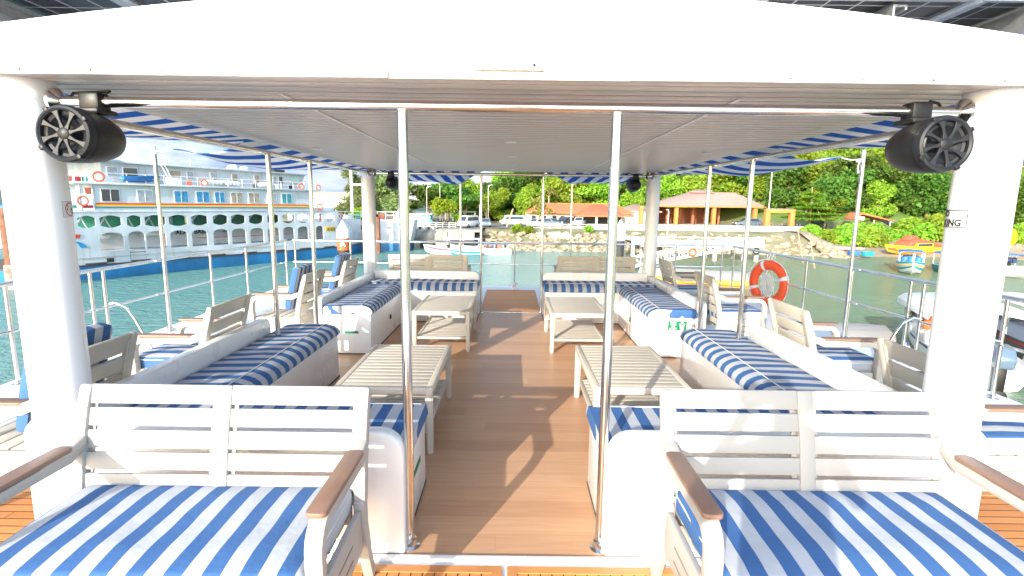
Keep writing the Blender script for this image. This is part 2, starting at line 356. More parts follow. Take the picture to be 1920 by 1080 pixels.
# ------------------------------------------------------------------ roof
rf = thing('roof_canopy', 'white cambered roof over the lounge with a grey boarded ceiling', 'boat roof', (0, 5, 2.1))
def crown(x): return .335 - .172 * (abs(x) / 2.1) ** 1.7
xs = [-2.28 + 4.56 * i / 40 for i in range(41)]
poly = [(-2.30, .012)] + [(-2.30, crown(2.28) - .03)] + [(x, crown(x)) for x in xs] + [(2.30, crown(2.28) - .03), (2.30, .012)]
MB().prism(poly, -2.85, -2.55, 1, .008).build('roof_shell', WHITE, rf)
poly2 = [(-2.06, .014)] + [(x, crown(x) - .003) for x in [-2.06 + 4.12 * i / 40 for i in range(41)]] + [(2.06, .014)]
o = MB().prism(poly2, -2.548, 2.95, 1, .008).build('roof_shell', WHITE, rf)
b = MB()
for i in range(60): b.box((0, -2.846 + .0965 * (i + .5), .003), (4.12, .0815, .012), .002)
b.build('ceiling', CEIL, rf)
MB().box((0, .05, .0085), (4.11, 5.78, .005)).build('ceiling_groove_backing', mat('groove_brown', (.09, .065, .055), .8), rf)
b = MB()
for s in (-1, 1): b.box((s * 1.03, .2, -.006), (.018, 5.46, .006), .002)
b.build('joint_strip', PAINT, rf)
tr = MB(); tr.box((-1.38, -2.86, .008), (1.82, .016, .032), .004).build('edge_trim', WHITE, rf)
MB().box((1.39, -2.86, .008), (1.84, .016, .032), .004).build('edge_trim', WHITE, rf)
MB().box((0, -2.853, .006), (.935, .008, .028)).build('raw_edge', PLY, rf)
for x, w_ in ((-1.38, 1.82), (1.39, 1.84)): MB().box((x, -2.853, .0265), (w_, .010, .0055)).build('trim_shadow_line', mat('shadow_line_grey', (.12, .12, .12), .8), rf)  # thin grey strips: the shadow line along the trim's top edge, put in as colour
b = MB()
for i in range(5):
    x = -2.16 + i * .273
    for xx in (x, -x + .015): MB().lathe([(0, .007), (.005, .006), (.0085, 0)], 12, T(xx, -2.868, .009) @ RX(PI / 2)).build('screw', STEELD, rf)
for x in (-.52, -.482, .49, .53): MB().lathe([(0, .007), (.005, .006), (.0085, 0)], 12, T(x, -2.868, .009) @ RX(PI / 2)).build('screw', STEELD, rf)
pl = MB(); pl.box((0, -2.858, .044), (.225, .014, .026), .003); pl.box((-.003, -2.862, .0275), (.27, .022, .005), .001)
pl = pl.build('bracket_plate', PAINT, rf)
MB().lathe([(0, .004), (.006, .003), (.006, 0)], 12, T(.094, -2.865, .044) @ RX(PI / 2)).build('bolt', RUBBER, pl)
d0 = thing('downlight', 'recessed ceiling light nearest the front edge of the roof', 'ceiling light', (-.005, 2.66, 2.095), group='downlights in the boarded ceiling')
MB().lathe([(.030, -.003), (.034, -.007), (.045, -.006), (.047, 0)], 24).build('trim_ring', WHITE, d0)
MB().lathe([(0, -.002), (.031, -.002)], 24).build('lens', mat('frosted_lens', (.75, .75, .72), .3), d0)
for (x, y, l) in ((-.005, 4.2, 'second recessed ceiling light back along the centre line'), (-.005, 5.42, 'third recessed ceiling light back along the centre line'),
                  (-.005, 6.45, 'fourth recessed ceiling light back along the centre line'), (-.005, 7.35, 'recessed ceiling light nearest the bow end of the roof'),
                  (-1.76, 4.9, 'recessed ceiling light by the roof edge on the ferry side'), (1.76, 4.9, 'recessed ceiling light by the roof edge on the beach side')):
    dup(d0, l, (x, y, 2.095))

# ------------------------------------------------------------------ columns with their signs
def column(x, y, r, label, group):
    t = thing('white_column', label, 'column', (x, y, -.01), group=group)
    MB().lathe([(r * 1.04, 0), (r * 1.04, .02), (r, .035), (r, 2.108)], 48).build('shaft', COLP, t)
    return t
cNL = column(-2.025, 2.3, .111, 'thick white column at the front on the ferry side', 'white roof columns')
cNR = column(2.025, 2.3, .111, 'thick white column at the front on the beach side', 'white roof columns')
cFL = column(-2.10, 7.84, .096, 'slimmer white column at the bow on the ferry side', 'white roof columns')
cFR = column(2.06, 7.84, .096, 'slimmer white column at the bow on the beach side', 'white roof columns')
def wrap(me, cx, cy, r, phi0, z):
    c = Vector((-cx, -cy)).normalized(); rt = Vector((-c.y, c.x))
    for v in me.vertices:
        ph = phi0 + v.co.x / r; q = (c * math.cos(ph) + rt * math.sin(ph)) * (r + v.co.z)
        v.co = Vector((cx + q.x, cy + q.y, z + v.co.y))
def plate(wd, ht, th, z0, rad=.006, n=30):
    t = bmesh.new()
    vs = [[t.verts.new((-wd / 2 + wd * i / n, s * ht / 2, z0 + th)) for i in range(n + 1)] for s in (-1, 1)]
    for i in range(n): t.faces.new((vs[0][i], vs[0][i + 1], vs[1][i + 1], vs[1][i]))
    me = bpy.data.meshes.new('p'); t.to_mesh(me); t.free(); return me
def ring_mesh(r0, r1, z, n=40, a0=0, a1=2 * PI):
    t = bmesh.new(); A = []
    for i in range(n + 1):
        a = a0 + (a1 - a0) * i / n; A.append((t.verts.new((r0 * math.cos(a), r0 * math.sin(a), z)), t.verts.new((r1 * math.cos(a), r1 * math.sin(a), z))))
    for (a, b), (c, d) in zip(A, A[1:]): t.faces.new((a, b, d, c))
    me = bpy.data.meshes.new('r'); t.to_mesh(me); t.free(); return me
def shift(me, dx, dy, dz=0, rot=0):
    me.transform(T(dx, dy, dz) @ RZ(rot)); return me
def rel(o, root):
    o.data.transform(T(*(-root.location))); return o
s = thing('no_smoking_sign', 'white NO SMOKING sign wrapped round the front beach side column', 'sign', (2.02, 2.3, 1.578))
R_ = .1115; ph = math.radians(-74)
for nm, me, m in (('plate', plate(.222, .082, .0006, 0), WHITEI), ('border', None, INK), ('lettering', shift(text_mesh('NO', .037, .0002, .0012), 0, .02, .0018), INK), ('lettering', shift(text_mesh('SMOKING', .040, .0002, .0012), 0, -.019, .0018), INK)):
    if me is None:
        q = MB()
        for i in range(40):
            x0, x1 = -.108 + .216 * i / 40, -.108 + .216 * (i + 1) / 40
            for y in (.036, -.036): q.quad((x0, y - .0019, .0014), (x1, y - .0019, .0014), (x1, y + .0019, .0014), (x0, y + .0019, .0014))
        for x in (-.108, .108): q.quad((x - .0019, -.036, .0014), (x + .0019, -.036, .0014), (x + .0019, .036, .0014), (x - .0019, .036, .0014))
        me = bpy.data.meshes.new('b'); q.bm.to_mesh(me); q.bm.free()
    if nm == 'lettering' and True:
        bmx = bmesh.new(); bmx.from_mesh(me); bmesh.ops.subdivide_edges(bmx, edges=[e for e in bmx.edges if e.calc_length() > .012], cuts=2); bmx.to_mesh(me); bmx.free()
    wrap(me, 2.025, 2.3, R_, ph, 1.578); rel(link(nm, me, m, s), s)
s = thing('no_smoking_sign', 'small square pictogram sign with a crossed out cigarette on the column', 'sign', (-2.02, 2.3, 1.572))
ph = math.radians(64)
q1 = MB(); q1.quad((-.020, -.004, .0016), (.016, -.004, .0016), (.016, .004, .0016), (-.020, .004, .0016)); q1.quad((.017, -.004, .0016), (.022, -.004, .0016), (.022, .004, .0016), (.017, .004, .0016))
mq = bpy.data.meshes.new('q'); q1.bm.to_mesh(mq); q1.bm.free()
q2 = MB(); q2.quad((-.022, .019, .0024), (-.019, .022, .0024), (.022, -.019, .0024), (.019, -.022, .0024)); mq2 = bpy.data.meshes.new('q'); q2.bm.to_mesh(mq2); q2.bm.free()
q3 = MB()
for (a, b_, c, d) in ((-.041, -.0335, .041, -.0327), (-.041, .0327, .041, .0335)):
    for i in range(12): x0, x1 = a + (c - a) * i / 12, a + (c - a) * (i + 1) / 12; q3.quad((x0, b_, .0012), (x1, b_, .0012), (x1, d, .0012), (x0, d, .0012))
for x in (-.041, .041): q3.quad((x - .0005, -.033, .0012), (x + .0005, -.033, .0012), (x + .0005, .033, .0012), (x - .0005, .033, .0012))
mq3 = bpy.data.meshes.new('q'); q3.bm.to_mesh(mq3); q3.bm.free()
for nm, me, m in (('plate', plate(.086, .07, .0006, 0), WHITEI), ('border', mq3, INK), ('ring', ring_mesh(.0255, .0295, .002), REDI), ('cigarette', mq, INK), ('slash', mq2, REDI)):
    wrap(me, -2.025, 2.3, R_, ph, 1.572); rel(link(nm, me, m, s), s)

# ------------------------------------------------------------------ steel frame under the roof
def pole(x, y, z0, z1, r, label, group, foot=True, tilt=0):
    t = thing('steel_pole', label, 'pole', (x, y, z0), group=group)
    MB().tube([(0, 0, 0), (tilt, 0, z1 - z0)], r, 20).build('tube', STEEL, t)
    if foot: MB().lathe([(.044, 0), (.044, .006), (.034, .012), (r * 1.35, .016), (r * 1.35, .045), (r, .05)], 28).build('foot_flange', STEEL, t)
    return t
pole(-.45, 2.3, -.002, 2.0, .022, 'tall front steel pole beside the ferry side bench', 'steel poles of the roof frame')
pole(.45, 2.3, -.002, 2.0, .022, 'tall front steel pole beside the beach side bench', 'steel poles of the roof frame')
pole(-.45, 7.82, 0, 2.03, .0185, 'steel pole at the bow end of the aisle, ferry side', 'steel poles of the roof frame')
pole(.455, 7.82, 0, 2.03, .0185, 'steel pole at the bow end of the aisle, beach side', 'steel poles of the roof frame')
pole(-1.95, 4.34, .41, 2.0, .02, 'side steel pole rising from the front striped banquette, ferry side', 'steel poles of the roof frame')
pole(-1.95, 5.22, 0, 2.02, .02, 'side steel pole standing between two banquettes, ferry side', 'steel poles of the roof frame')
pole(1.95, 4.38, .41, 2.0, .02, 'side steel pole rising from the front striped banquette, beach side', 'steel poles of the roof frame')
pole(1.95, 5.32, 0, 2.02, .02, 'side steel pole standing between two banquettes, beach side', 'steel poles of the roof frame')
def bar(p0, p1, r, label, fl=(.055, .055)):
    p0, p1 = Vector(p0), Vector(p1); t = thing('steel_bar', label, 'bar', p0, group='horizontal bars of the roof frame')
    MB().tube([(0, 0, 0), p1 - p0], r, 20).build('tube', STEEL, t)
    d = (p1 - p0); q = d.to_track_quat('Z', 'Y').to_matrix().to_4x4()
    for off, sgn, fr in ((0, 1, fl[0]), (d.length, -1, fl[1])):
        if fr: MB().lathe([(fr, 0), (fr, .012 * sgn), (fr * .7, .026 * sgn), (r * 1.2, .034 * sgn)], 28, q @ T(0, 0, off)).build('end_flange', STEEL, t)
bar((-1.90, 2.3, 2.018), (1.90, 2.3, 2.018), .022, 'long polished bar across the front under the roof edge')
bar((-2.01, 7.84, 2.05), (1.97, 7.84, 2.05), .019, 'polished bar across the bow end of the roof')
bar((-1.955, 2.42, 1.985), (-2.06, 7.755, 2.05), .0205, 'polished bar along the ferry side of the roof', (.0, .05))
bar((1.955, 2.42, 1.985), (2.02, 7.755, 2.05), .0205, 'polished bar along the beach side of the roof', (.0, .05))

# ------------------------------------------------------------------ loudspeakers
def speaker(label, loc, rz, r=.1095):
    t = thing('tower_speaker', label, 'loudspeaker', loc, rz, 'black loudspeakers on the roof bars')
    k = r / .118; MT = Matrix.Scale(k, 4)
    MB().lathe([(.109, .02), (.116, .035), (.117, .06), (.114, .12), (.104, .19), (.085, .25), (.055, .29), (.02, .307), (0, .31)], 44, MT @ RX(-PI / 2)).build('pod', BLACK, t)
    MB().lathe([(.094, .012), (.096, .0), (.103, -.006), (.113, -.002), (.119, .012), (.119, .03), (.114, .034)], 44, MT @ RX(-PI / 2)).build('rim', GREYP, t)
    g = MB()
    for i in range(8):
        a = i * PI / 4 + .2; n = 6
        pa, pb = [], []
        for j in range(n + 1):
            q = j / n; rad = .022 + q * .077; wd = .0052 + .0115 * abs(q - .4) ** 1.3 * 1.5 + (.004 if q > .9 else 0)
            ca, sa = math.cos(a + .10 * q), math.sin(a + .10 * q)
            pa.append((rad * ca - wd * sa, rad * sa + wd * ca)); pb.append((rad * ca + wd * sa, rad * sa - wd * ca))
        g.prism(pa + pb[::-1], .002, .012, 1, .002, 1)
    g.xf(MT).build('grille', GREYP, t)
    MB().lathe([(0, -.006), (.014, -.005), (.024, .0), (.026, .012), (.0, .014)], 28, MT @ RX(-PI / 2)).build('hub', BLACK, t)
    MB().lathe([(.094, .016), (.082, .02), (.076, .016), (.07, .024), (.045, .05), (.03, .055), (.022, .04), (0, .036)], 36, MT @ RX(-PI / 2)).build('cone', GREYP, t)
    for a in (.55, 2.12, 3.69, 5.26):
        c = MB(); c.box((.112 * math.cos(a), .008, .112 * math.sin(a)), (.02, .03, .02), .004, RY(-a))
        c.xf(MT).build('rim_lug', BLACK, t)
    return t
def clamp(t, dz, dy):
    MB().box((0, dy, dz), (.085, .078, .072), .012).box((0, dy, dz - .042), (.105, .12, .024), .008).build('clamp', BLACK, t)
for lb, x, y, z, rz, gl in (('black loudspeaker on the front bar by the ferry side column', -1.735, 2.12, 1.868, .0, 1), ('black loudspeaker on the front bar by the beach side column', 1.70, 2.12, 1.868, -.0, 1)):
    t = speaker(lb, (x, y, z), rz); clamp(t, .150, .18)
    MB().tube([(.03, .18, .17), (.06, .19, .195), (.11 * (1 if x > 0 else -1), .21, .19), (.16 * (1 if x > 0 else -1), .24, .16)], .006, 8).build('cable', RUBBER, t)
for lb, x, y, z in (('small dark loudspeaker on the bow bar, ferry side', -1.76, 8.0, 1.915), ('small dark loudspeaker on the bow bar, beach side', 1.79, 8.0, 1.925)):
    t = speaker(lb, (x, y, z), PI, .102); clamp(t, .125, .16)
    MB().tube([(.03, .16, .14), (.09, .15, .17), (.15, .16, .14), (.22, .15, .13), (.3, .16, .16)], .007, 8).build('cable', RUBBER, t)

# ------------------------------------------------------------------ solar panels above the roof
CELL = bpy.data.materials.new('solar_cells'); t_, b_ = nodes(CELL)
tc = t_.nodes.new('ShaderNodeTexCoord'); sx = t_.nodes.new('ShaderNodeSeparateXYZ'); t_.links.new(tc.outputs['Object'], sx.inputs[0])
fx = math_node(t_, 'LESS_THAN', math_node(t_, 'FRACT', math_node(t_, 'ADD', math_node(t_, 'DIVIDE', sx.outputs[0], .165), 50.0)), .05)
fy = math_node(t_, 'LESS_THAN', math_node(t_, 'FRACT', math_node(t_, 'ADD', math_node(t_, 'DIVIDE', sx.outputs[1], .165), 50.0)), .05)
mg = t_.nodes.new('ShaderNodeMixRGB'); mg.inputs[1].default_value = (.012, .014, .022, 1); mg.inputs[2].default_value = (.45, .46, .46, 1)
t_.links.new(math_node(t_, 'MAXIMUM', fx, fy), mg.inputs[0]); t_.links.new(mg.outputs[0], b_.inputs['Base Color']); b_.inputs['Roughness'].default_value = .3; b_.inputs['Specular IOR Level'].default_value = .25
sol = None
for i, (x0, x1) in enumerate(((-3.05, -2.02), (-1.98, -.95), (-.91, .12), (.16, 1.19), (1.23, 2.26), (2.30, 3.2))):
    lab = ('solar panel at the ferry side end of the rooftop row', 'second solar panel from the ferry side above the roof', 'third solar panel from the ferry side above the roof',
           'fourth solar panel from the ferry side above the roof', 'second solar panel from the beach side above the roof', 'solar panel at the beach side end of the rooftop row')[i]
    t = thing('solar_panel', lab, 'solar panel', ((x0 + x1) / 2, 3.7, 2.64), group='solar panels above the roof')
    w_ = x1 - x0
    MB().box((0, 0, 0), (w_ - .06, 1.84, .008)).build('cells', CELL, t)
    b = MB(); b.box((0, -.935, .0), (w_, .03, .04), .003); b.box((0, .935, .0), (w_, .03, .04), .003); b.box((-w_ / 2 + .015, 0, 0), (.03, 1.84, .04)); b.box((w_ / 2 - .015, 0, 0), (.03, 1.84, .04))
    b.build('frame', ALU, t)
for x, lb in ((-2.62, 'aluminium channel rail under the ferry side end of the solar panels'), (-1.3, 'aluminium channel rail under the second and third solar panels'), (.75, 'aluminium channel rail under the middle solar panels'), (1.92, 'aluminium channel rail with an open end on the beach side'), (2.60, 'outermost aluminium channel rail on the beach side')):
    t = thing('mounting_rail', lb, 'rail', (x, 3.8, 2.56), group='rails carrying the solar panels')
    pr = [(-.035, -.055), (.035, -.055), (.035, -.02), (.024, -.02), (.024, -.045), (-.024, -.045), (-.024, .045), (.024, .045), (.024, .03), (.035, .03), (.035, .055), (-.035, .055)]
    MB().prism(pr, -1.0, 1.1, 1).build('channel', ALU, t)
    b = MB()
    for y in (-.6, .9): b.box((0, y, -.16), (.03, .03, .21))
    b.build('stand', ALU, t)

# ------------------------------------------------------------------ garden seats
def pback(t):                                   # the curve of the backrest, from the seat (0) to the top (1)
    return (.012 * (1 - t) ** 3 - .006 + .116 * max(0, t) ** 1.25, .40 + .458 * t)
def make_seat(w, label, cat, name, loc, rz, m, slats, group):
    t = thing(name, label, cat, loc, rz, group); h = w / 2; mid = w > .9
    for s in (-1, 1):
        xa, xb = (s * (h - .052), s * h) if s > 0 else (-h, -h + .052)
        b = MB(); b.sweep([pback(q / 10) for q in range(10, -1, -1)], (xa, xb), [.034, .044] + [.05] * 9, .012); b.build('back_post', m, t)
        b = MB(); b.sweep([(-.002, .42), (.004, .30), (.05, .14), (.105, 0)], (xa + .003, xb - .003), [.055, .058, .05, .044], .008); b.build('leg', m, t)
        b = MB(); b.sweep([(.035, .645), (-.05, .612), (-.2, .606), (-.38, .606)] + [(-.40 + .085 * math.sin(a * PI / 12), .521 + .085 * math.cos(a * PI / 12)) if False else (-.40 - .085 * math.sin(a * PI / 12), .521 + .085 * math.cos(a * PI / 12)) for a in range(1, 7)] + [(-.485, .44)], (xa - .004, xb + .004), [.045, .06, .044, .042] + [.042] * 7, .012)
        ar = b.build('arm', m, t)
        MB().prism(rrect(-.475, xa - .009 if s > 0 else xa - .009, -.035, xb + .009, .02), .632, .650, 2, .005).xf(Matrix(((0, 1, 0, 0), (1, 0, 0, 0), (0, 0, 1, 0), (0, 0, 0, 1)))).build('arm_cap', CAPB, ar)
        b = MB(); b.sweep([(-.485, .443), (-.487, .2), (-.492, 0)], (xa - .004, xb + .004), [.05, .048, .042], .009); b.build('leg', m, t)
    b = MB()
    gaps = .0145 if slats == 6 else .024; hs = ([.076, .072, .072, .070, .062, .045] if slats == 6 else [.105, .088, .082, .078])
    zt = 1.0; rows = []
    for i, hh in enumerate(hs):
        t0 = zt - hh / .458; rows.append((t0, zt)); zt = t0 - gaps / .458
    cols = ([(-h + .045, -.030), (.030, h - .045)] if mid else [(-h + .045, h - .045)])
    for t0, t1 in rows:
        if t0 < -.05: continue
        for xa, xb in cols:
            b.sweep([pback(t1), pback((t0 + t1) / 2), pback(t0)], (xa, xb), .020, .005)
    if mid: b.sweep([pback(q / 8) for q in range(8, -1, -1)], (-.032, .032), .032, .007)
    for xa, xb in cols:                           # battens behind the slats at both ends
        for x in (xa + .012, xb - .012): b.sweep([(pback(q / 6 * .93)[0] + .014, pback(q / 6 * .93)[1]) for q in range(6, -1, -1)], (x - .012, x + .012), .012, .002)
    b.build('backrest', m, t)
    b = MB()
    for s in (-1, 1): b.prism(rrect(-.45, .20, -.02, .385, .02), s * (h - .028) - .012, s * (h - .028) + .012, 0, .004)
    b.box((0, -.475, .345), (w - .12, .024, .08), .006); b.box((0, -.005, .35), (w - .12, .024, .08), .006)
    if mid: b.box((0, -.24, .335), (.05, .44, .05), .006)
    b.build('seat_frame', m, t)
    b = MB()
    for i in range(5): b.box((0, -.425 + i * .094, .374), (w - .12, .08, .018), .004)
    b.build('seat', m, t)
    for s in (-1, 1):
        for z in (.25, .31): MB().box((s * (h - .0155), -.25, z), (.0012, .20, .010), 0).build('side_slot', mat('slot_recess', (.22, .2, .18), .8), t)
    return t
def cushion_bm(sx, sy, sz, seed=0, puff=.012):
    """box cushion with soft rounded edges, a puffed top and small creases; base at z=0"""
    nx, ny = max(8, int(sx / .035)), max(8, int(sy / .035)); b = MB(); t = bmesh.new()
    r = min(.028, sz * .4)
    def edge(u, L_):                               # parameter along with the corner rolled over
        return u
    g = {}
    prof = [(0, 0.0), (0, .35 * sz), (0, .60 * sz)] + [(r * (1 - math.cos(a)), sz - r + r * math.sin(a)) for a in (PI / 6, PI / 3, PI / 2)]
    ring = []
    for ins, z in prof:
        zz = z; row = []
        hx, hy = sx / 2 - ins, sy / 2 - ins; rc = max(.012, .03 - ins)
        pts = []
        def seg(p, q, n): return [(p[0] + (q[0] - p[0]) * i / n, p[1] + (q[1] - p[1]) * i / n) for i in range(n)]
        c = [(-hx, -hy), (hx, -hy), (hx, hy), (-hx, hy)]
        pts = seg(c[0], c[1], nx) + seg(c[1], c[2], ny) + seg(c[2], c[3], nx) + seg(c[3], c[0], ny)
        out_ = []
        for (x, y) in pts:
            dx, dy = hx - abs(x), hy - abs(y)
            if dx < rc and dy < rc:
                ux, uy = (rc - dx) / rc, (rc - dy) / rc; l = math.hypot(ux, uy)
                if l > 1: x = math.copysign(hx - rc + rc * ux / l, x); y = math.copysign(hy - rc + rc * uy / l, y)
            out_.append((x, y))
        for (x, y) in out_:
            wv = noise.noise(Vector((x * 7 + seed, y * 7, z * 9))) * .005
            bul = .004 * math.sin(PI * min(1, zz / sz))
            l = math.hypot(x, y) or 1
            row.append(t.verts.new((x + x / l * (wv + bul), y + y / l * (wv + bul), zz)))
        ring.append(row)
    for A, B in zip(ring, ring[1:]):
        for k in range(len(A)): t.faces.new((A[k], A[(k + 1) % len(A)], B[(k + 1) % len(A)], B[k]))
    t.faces.new(ring[0][::-1])
    # top grid
    hx, hy = sx / 2 - r, sy / 2 - r; top = ring[-1]; idx = {}
    for i in range(nx): idx[(i, 0)] = top[i]; idx[(nx - i, ny)] = top[nx + ny + i]
    for j in range(ny): idx[(nx, j)] = top[nx + j]; idx[(0, ny - j)] = top[2 * nx + ny + j]
    for i in range(1, nx):
        for j in range(1, ny):
            x, y = -hx + 2 * hx * i / nx, -hy + 2 * hy * j / ny
            e = min(1, min(i, nx - i) / 4, min(j, ny - j) / 4); e = math.sin(e * PI / 2)
            z = sz + puff * e + noise.noise(Vector((x * 5 + seed * 3, y * 5, seed))) * .009 * e + noise.noise(Vector((x * 16 + seed, y * 11, 2))) * .003 * e
            idx[(i, j)] = t.verts.new((x, y, z))
    for i in range(nx):
        for j in range(ny): t.faces.new((idx[(i, j)], idx[(i + 1, j)], idx[(i + 1, j + 1)], idx[(i, j + 1)]))
    b.join(t); return b
def piping(sx, sy, z, r=.004):
    pts = rrect(-sx / 2, -sy / 2, sx / 2, sy / 2, .03, 5)
    return MB().tube([(x, y, z) for x, y in pts + pts[:1]], r, 6, False)
def seat_cushion(w, label, loc, rz, seed, dy=0):
    t = thing('seat_cushion', label, 'cushion', loc, rz, 'striped cushions on the garden seats')
    cushion_bm(w - .115, .55, .088, seed).xf(T(0, -.262 + dy, .384)).build('cover', STRX, t, 50)
    piping(w - .118, .545, .384 + .062).xf(T(0, -.262 + dy, 0)).build('piping', WHITEI, t)
    return t
def back_cushion(w, label, loc, rz, seed):
    t = thing('back_cushion', label, 'cushion', loc, rz, 'striped back pads on the garden chairs')
    a = math.atan2(.458, .116)
    cushion_bm(w - .11, .47, .07, seed).xf(T(0, -.035, .685) @ RX(a)).build('cover', STRX, t, 50)
    return t
def place(proto, cush, label, clabel, loc, rz, seed):
    s = dup(proto, label, loc, rz)
    return s
LS = 1.20
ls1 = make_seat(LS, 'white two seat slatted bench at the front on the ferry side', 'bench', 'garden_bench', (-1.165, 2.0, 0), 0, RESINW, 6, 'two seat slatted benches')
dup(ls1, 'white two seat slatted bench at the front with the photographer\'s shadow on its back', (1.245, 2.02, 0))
ls2 = make_seat(LS, 'slatted two seat bench at the bow facing the water, ferry side', 'bench', 'garden_bench', (-1.26, 8.06, 0), PI, RESIN, 6, 'two seat slatted benches')
dup(ls2, 'slatted two seat bench at the bow facing the water, beach side', (1.30, 8.12, 0), PI)
seat_cushion(LS, 'wide blue striped cushion on the front bench, ferry side', (-1.165, 2.0, 0), 0, 1)
seat_cushion(LS, 'wide blue striped cushion on the front bench, beach side', (1.245, 2.02, 0), 0, 2)
seat_cushion(LS, 'blue striped cushion on the bow bench, ferry side', (-1.26, 8.06, 0), PI, 3)
seat_cushion(LS, 'blue striped cushion on the bow bench, beach side', (1.30, 8.12, 0), PI, 4)
CH = .60; H = PI / 2
ch = None
XL, XR = -2.29, 2.33
chairs = [   # x, y centre, facing left (+1) / right (-1), label, seat cushion label, back cushion label
    (XL, 2.715, 1, 'ivory armchair seen past the front column with a striped pad over its back', None, 'striped back pad showing past the thick front column'),
    (XL + .02, 4.03, 1, 'ivory armchair without a back pad behind the front banquette, ferry side', 'striped seat cushion of the armchair without a back pad, ferry side', None),
    (XL, 5.85, 1, 'ivory armchair with a striped back pad behind the bow banquette, ferry side', None, 'striped back pad on the armchair between the two banquettes'),
    (XL, 7.22, 1, 'ivory armchair with a striped back pad nearest the bow, ferry side', 'striped seat cushion of the armchair nearest the bow, ferry side', 'striped back pad on the armchair nearest the bow'),
    (XR, 2.79, -1, 'ivory armchair half hidden by the front column, beach side', 'striped seat cushion of the armchair half hidden by the column, beach side', None),
    (XR, 4.17, -1, 'ivory armchair behind the front banquette on the beach side', 'striped seat cushion of the armchair behind the front banquette, beach side', None),
    (XR, 6.03, -1, 'ivory armchair beside the orange lifebuoy', 'striped seat cushion of the armchair beside the lifebuoy', None),
    (XR, 7.62, -1, 'ivory armchair nearest the bow on the beach side', 'striped seat cushion of the armchair nearest the bow, beach side', None)]
for i, (x, y, s, lb, sc_, bc_) in enumerate(chairs):
    # local -y is the way a seat faces
    rz = -H if s > 0 else H
    if ch is None: ch = make_seat(CH, lb, 'armchair', 'garden_armchair', (x, y, 0), rz, RESIN, 4, 'ivory armchairs along the sides')
    else: dup(ch, lb, (x, y, 0), rz)
    if sc_: seat_cushion(CH, sc_, (x, y, 0), rz, 10 + i)
    if bc_: back_cushion(CH, bc_, (x, y, 0), rz, 30 + i)

# ------------------------------------------------------------------ built-in banquettes and their cushions
def banquette(sx, far, label):
    t = thing('banquette', label, 'built-in bench', (sx * 1.6, 6.6 if far else 3.5, 0), 0, 'white built-in banquettes')
    ox, oy = t.location.x, t.location.y
    if not far: xi, xo, y0, y1, ya, yb, hb = 1.60, 2.09, 2.315, 4.80, 2.315, 2.90, .41
    else: xi, xo, y0, y1, ya, yb, hb = 1.49, 2.01, 5.53, 7.70, 7.16, 7.70, .44
    e = .475
    P = [(xi, y0), (xo, y0), (xo, y1), (xi, y1)]
    if not far: P = [(e, ya), (xo, ya), (xo, y1), (xi, y1), (xi, yb), (e, yb)]
    else: P = [(xi, y0), (xo, y0), (xo, yb), (e, yb), (e, ya), (xi, ya)]
    MB().prism([(sx * a - ox, b - oy) for a, b in P], 0, hb, 2, .014).build('seat_box', WHITE, t)
    kick = MB()
    kick.prism([(sx * (a - (0 if a > e + .01 else 0)) - ox, b - oy) for a, b in P], .0, .012, 2)
    # back walls
    ho = .62 if not far else .61; hr = .60 if not far else .645
    b = MB(); ye = 4.52 if not far else y0 + .004
    if not far:
        b.prism(rrect(2.238 - oy, 0.0, ye - oy, ho, .07, 5), sx * 2.092 - ox, sx * 2.175 - ox, 0, .025, 3)
        b.prism([(sx * x - ox, z) for x, z in ([(e - .012, .0)] + arc(e + .098, hr - .11, .11, PI, PI / 2, 6) + [(2.09, hr), (2.09, 0)])], 2.235 - oy, 2.312 - oy, 1, .02, 3)
    else:
        b.prism(rrect(ye - oy, 0.0, 7.78 - oy, ho, .07, 5), sx * 2.012 - ox, sx * 2.10 - ox, 0, .025, 3)
        b.prism([(sx * x - ox, z) for x, z in ([(e - .005, .0)] + arc(e + .085, hr - .09, .09, PI, PI / 2, 6) + [(2.01, hr), (2.01, 0)])], 7.702 - oy, 7.785 - oy, 1, .02, 3)
    b.build('back_wall', WHITE, t)
    MB().prism([(sx * a - ox, b_ - oy) for a, b_ in ([(q[0] - .003 if q[0] < 1.7 else q[0], q[1]) for q in P])], .0005, .012, 2).build('base_seal', mat('dark_sealant', (.05, .05, .05), .7), t)
    return t
bq = {}
bq['NL'] = banquette(-1, 0, 'white L shaped banquette at the front, ferry side')
bq['NR'] = banquette(1, 0, 'white L shaped banquette at the front, beach side')
bq['FL'] = banquette(-1, 1, 'white L shaped banquette at the bow, ferry side')
bq['FR'] = banquette(1, 1, 'white L shaped banquette at the bow with a green life jacket sign on its end')
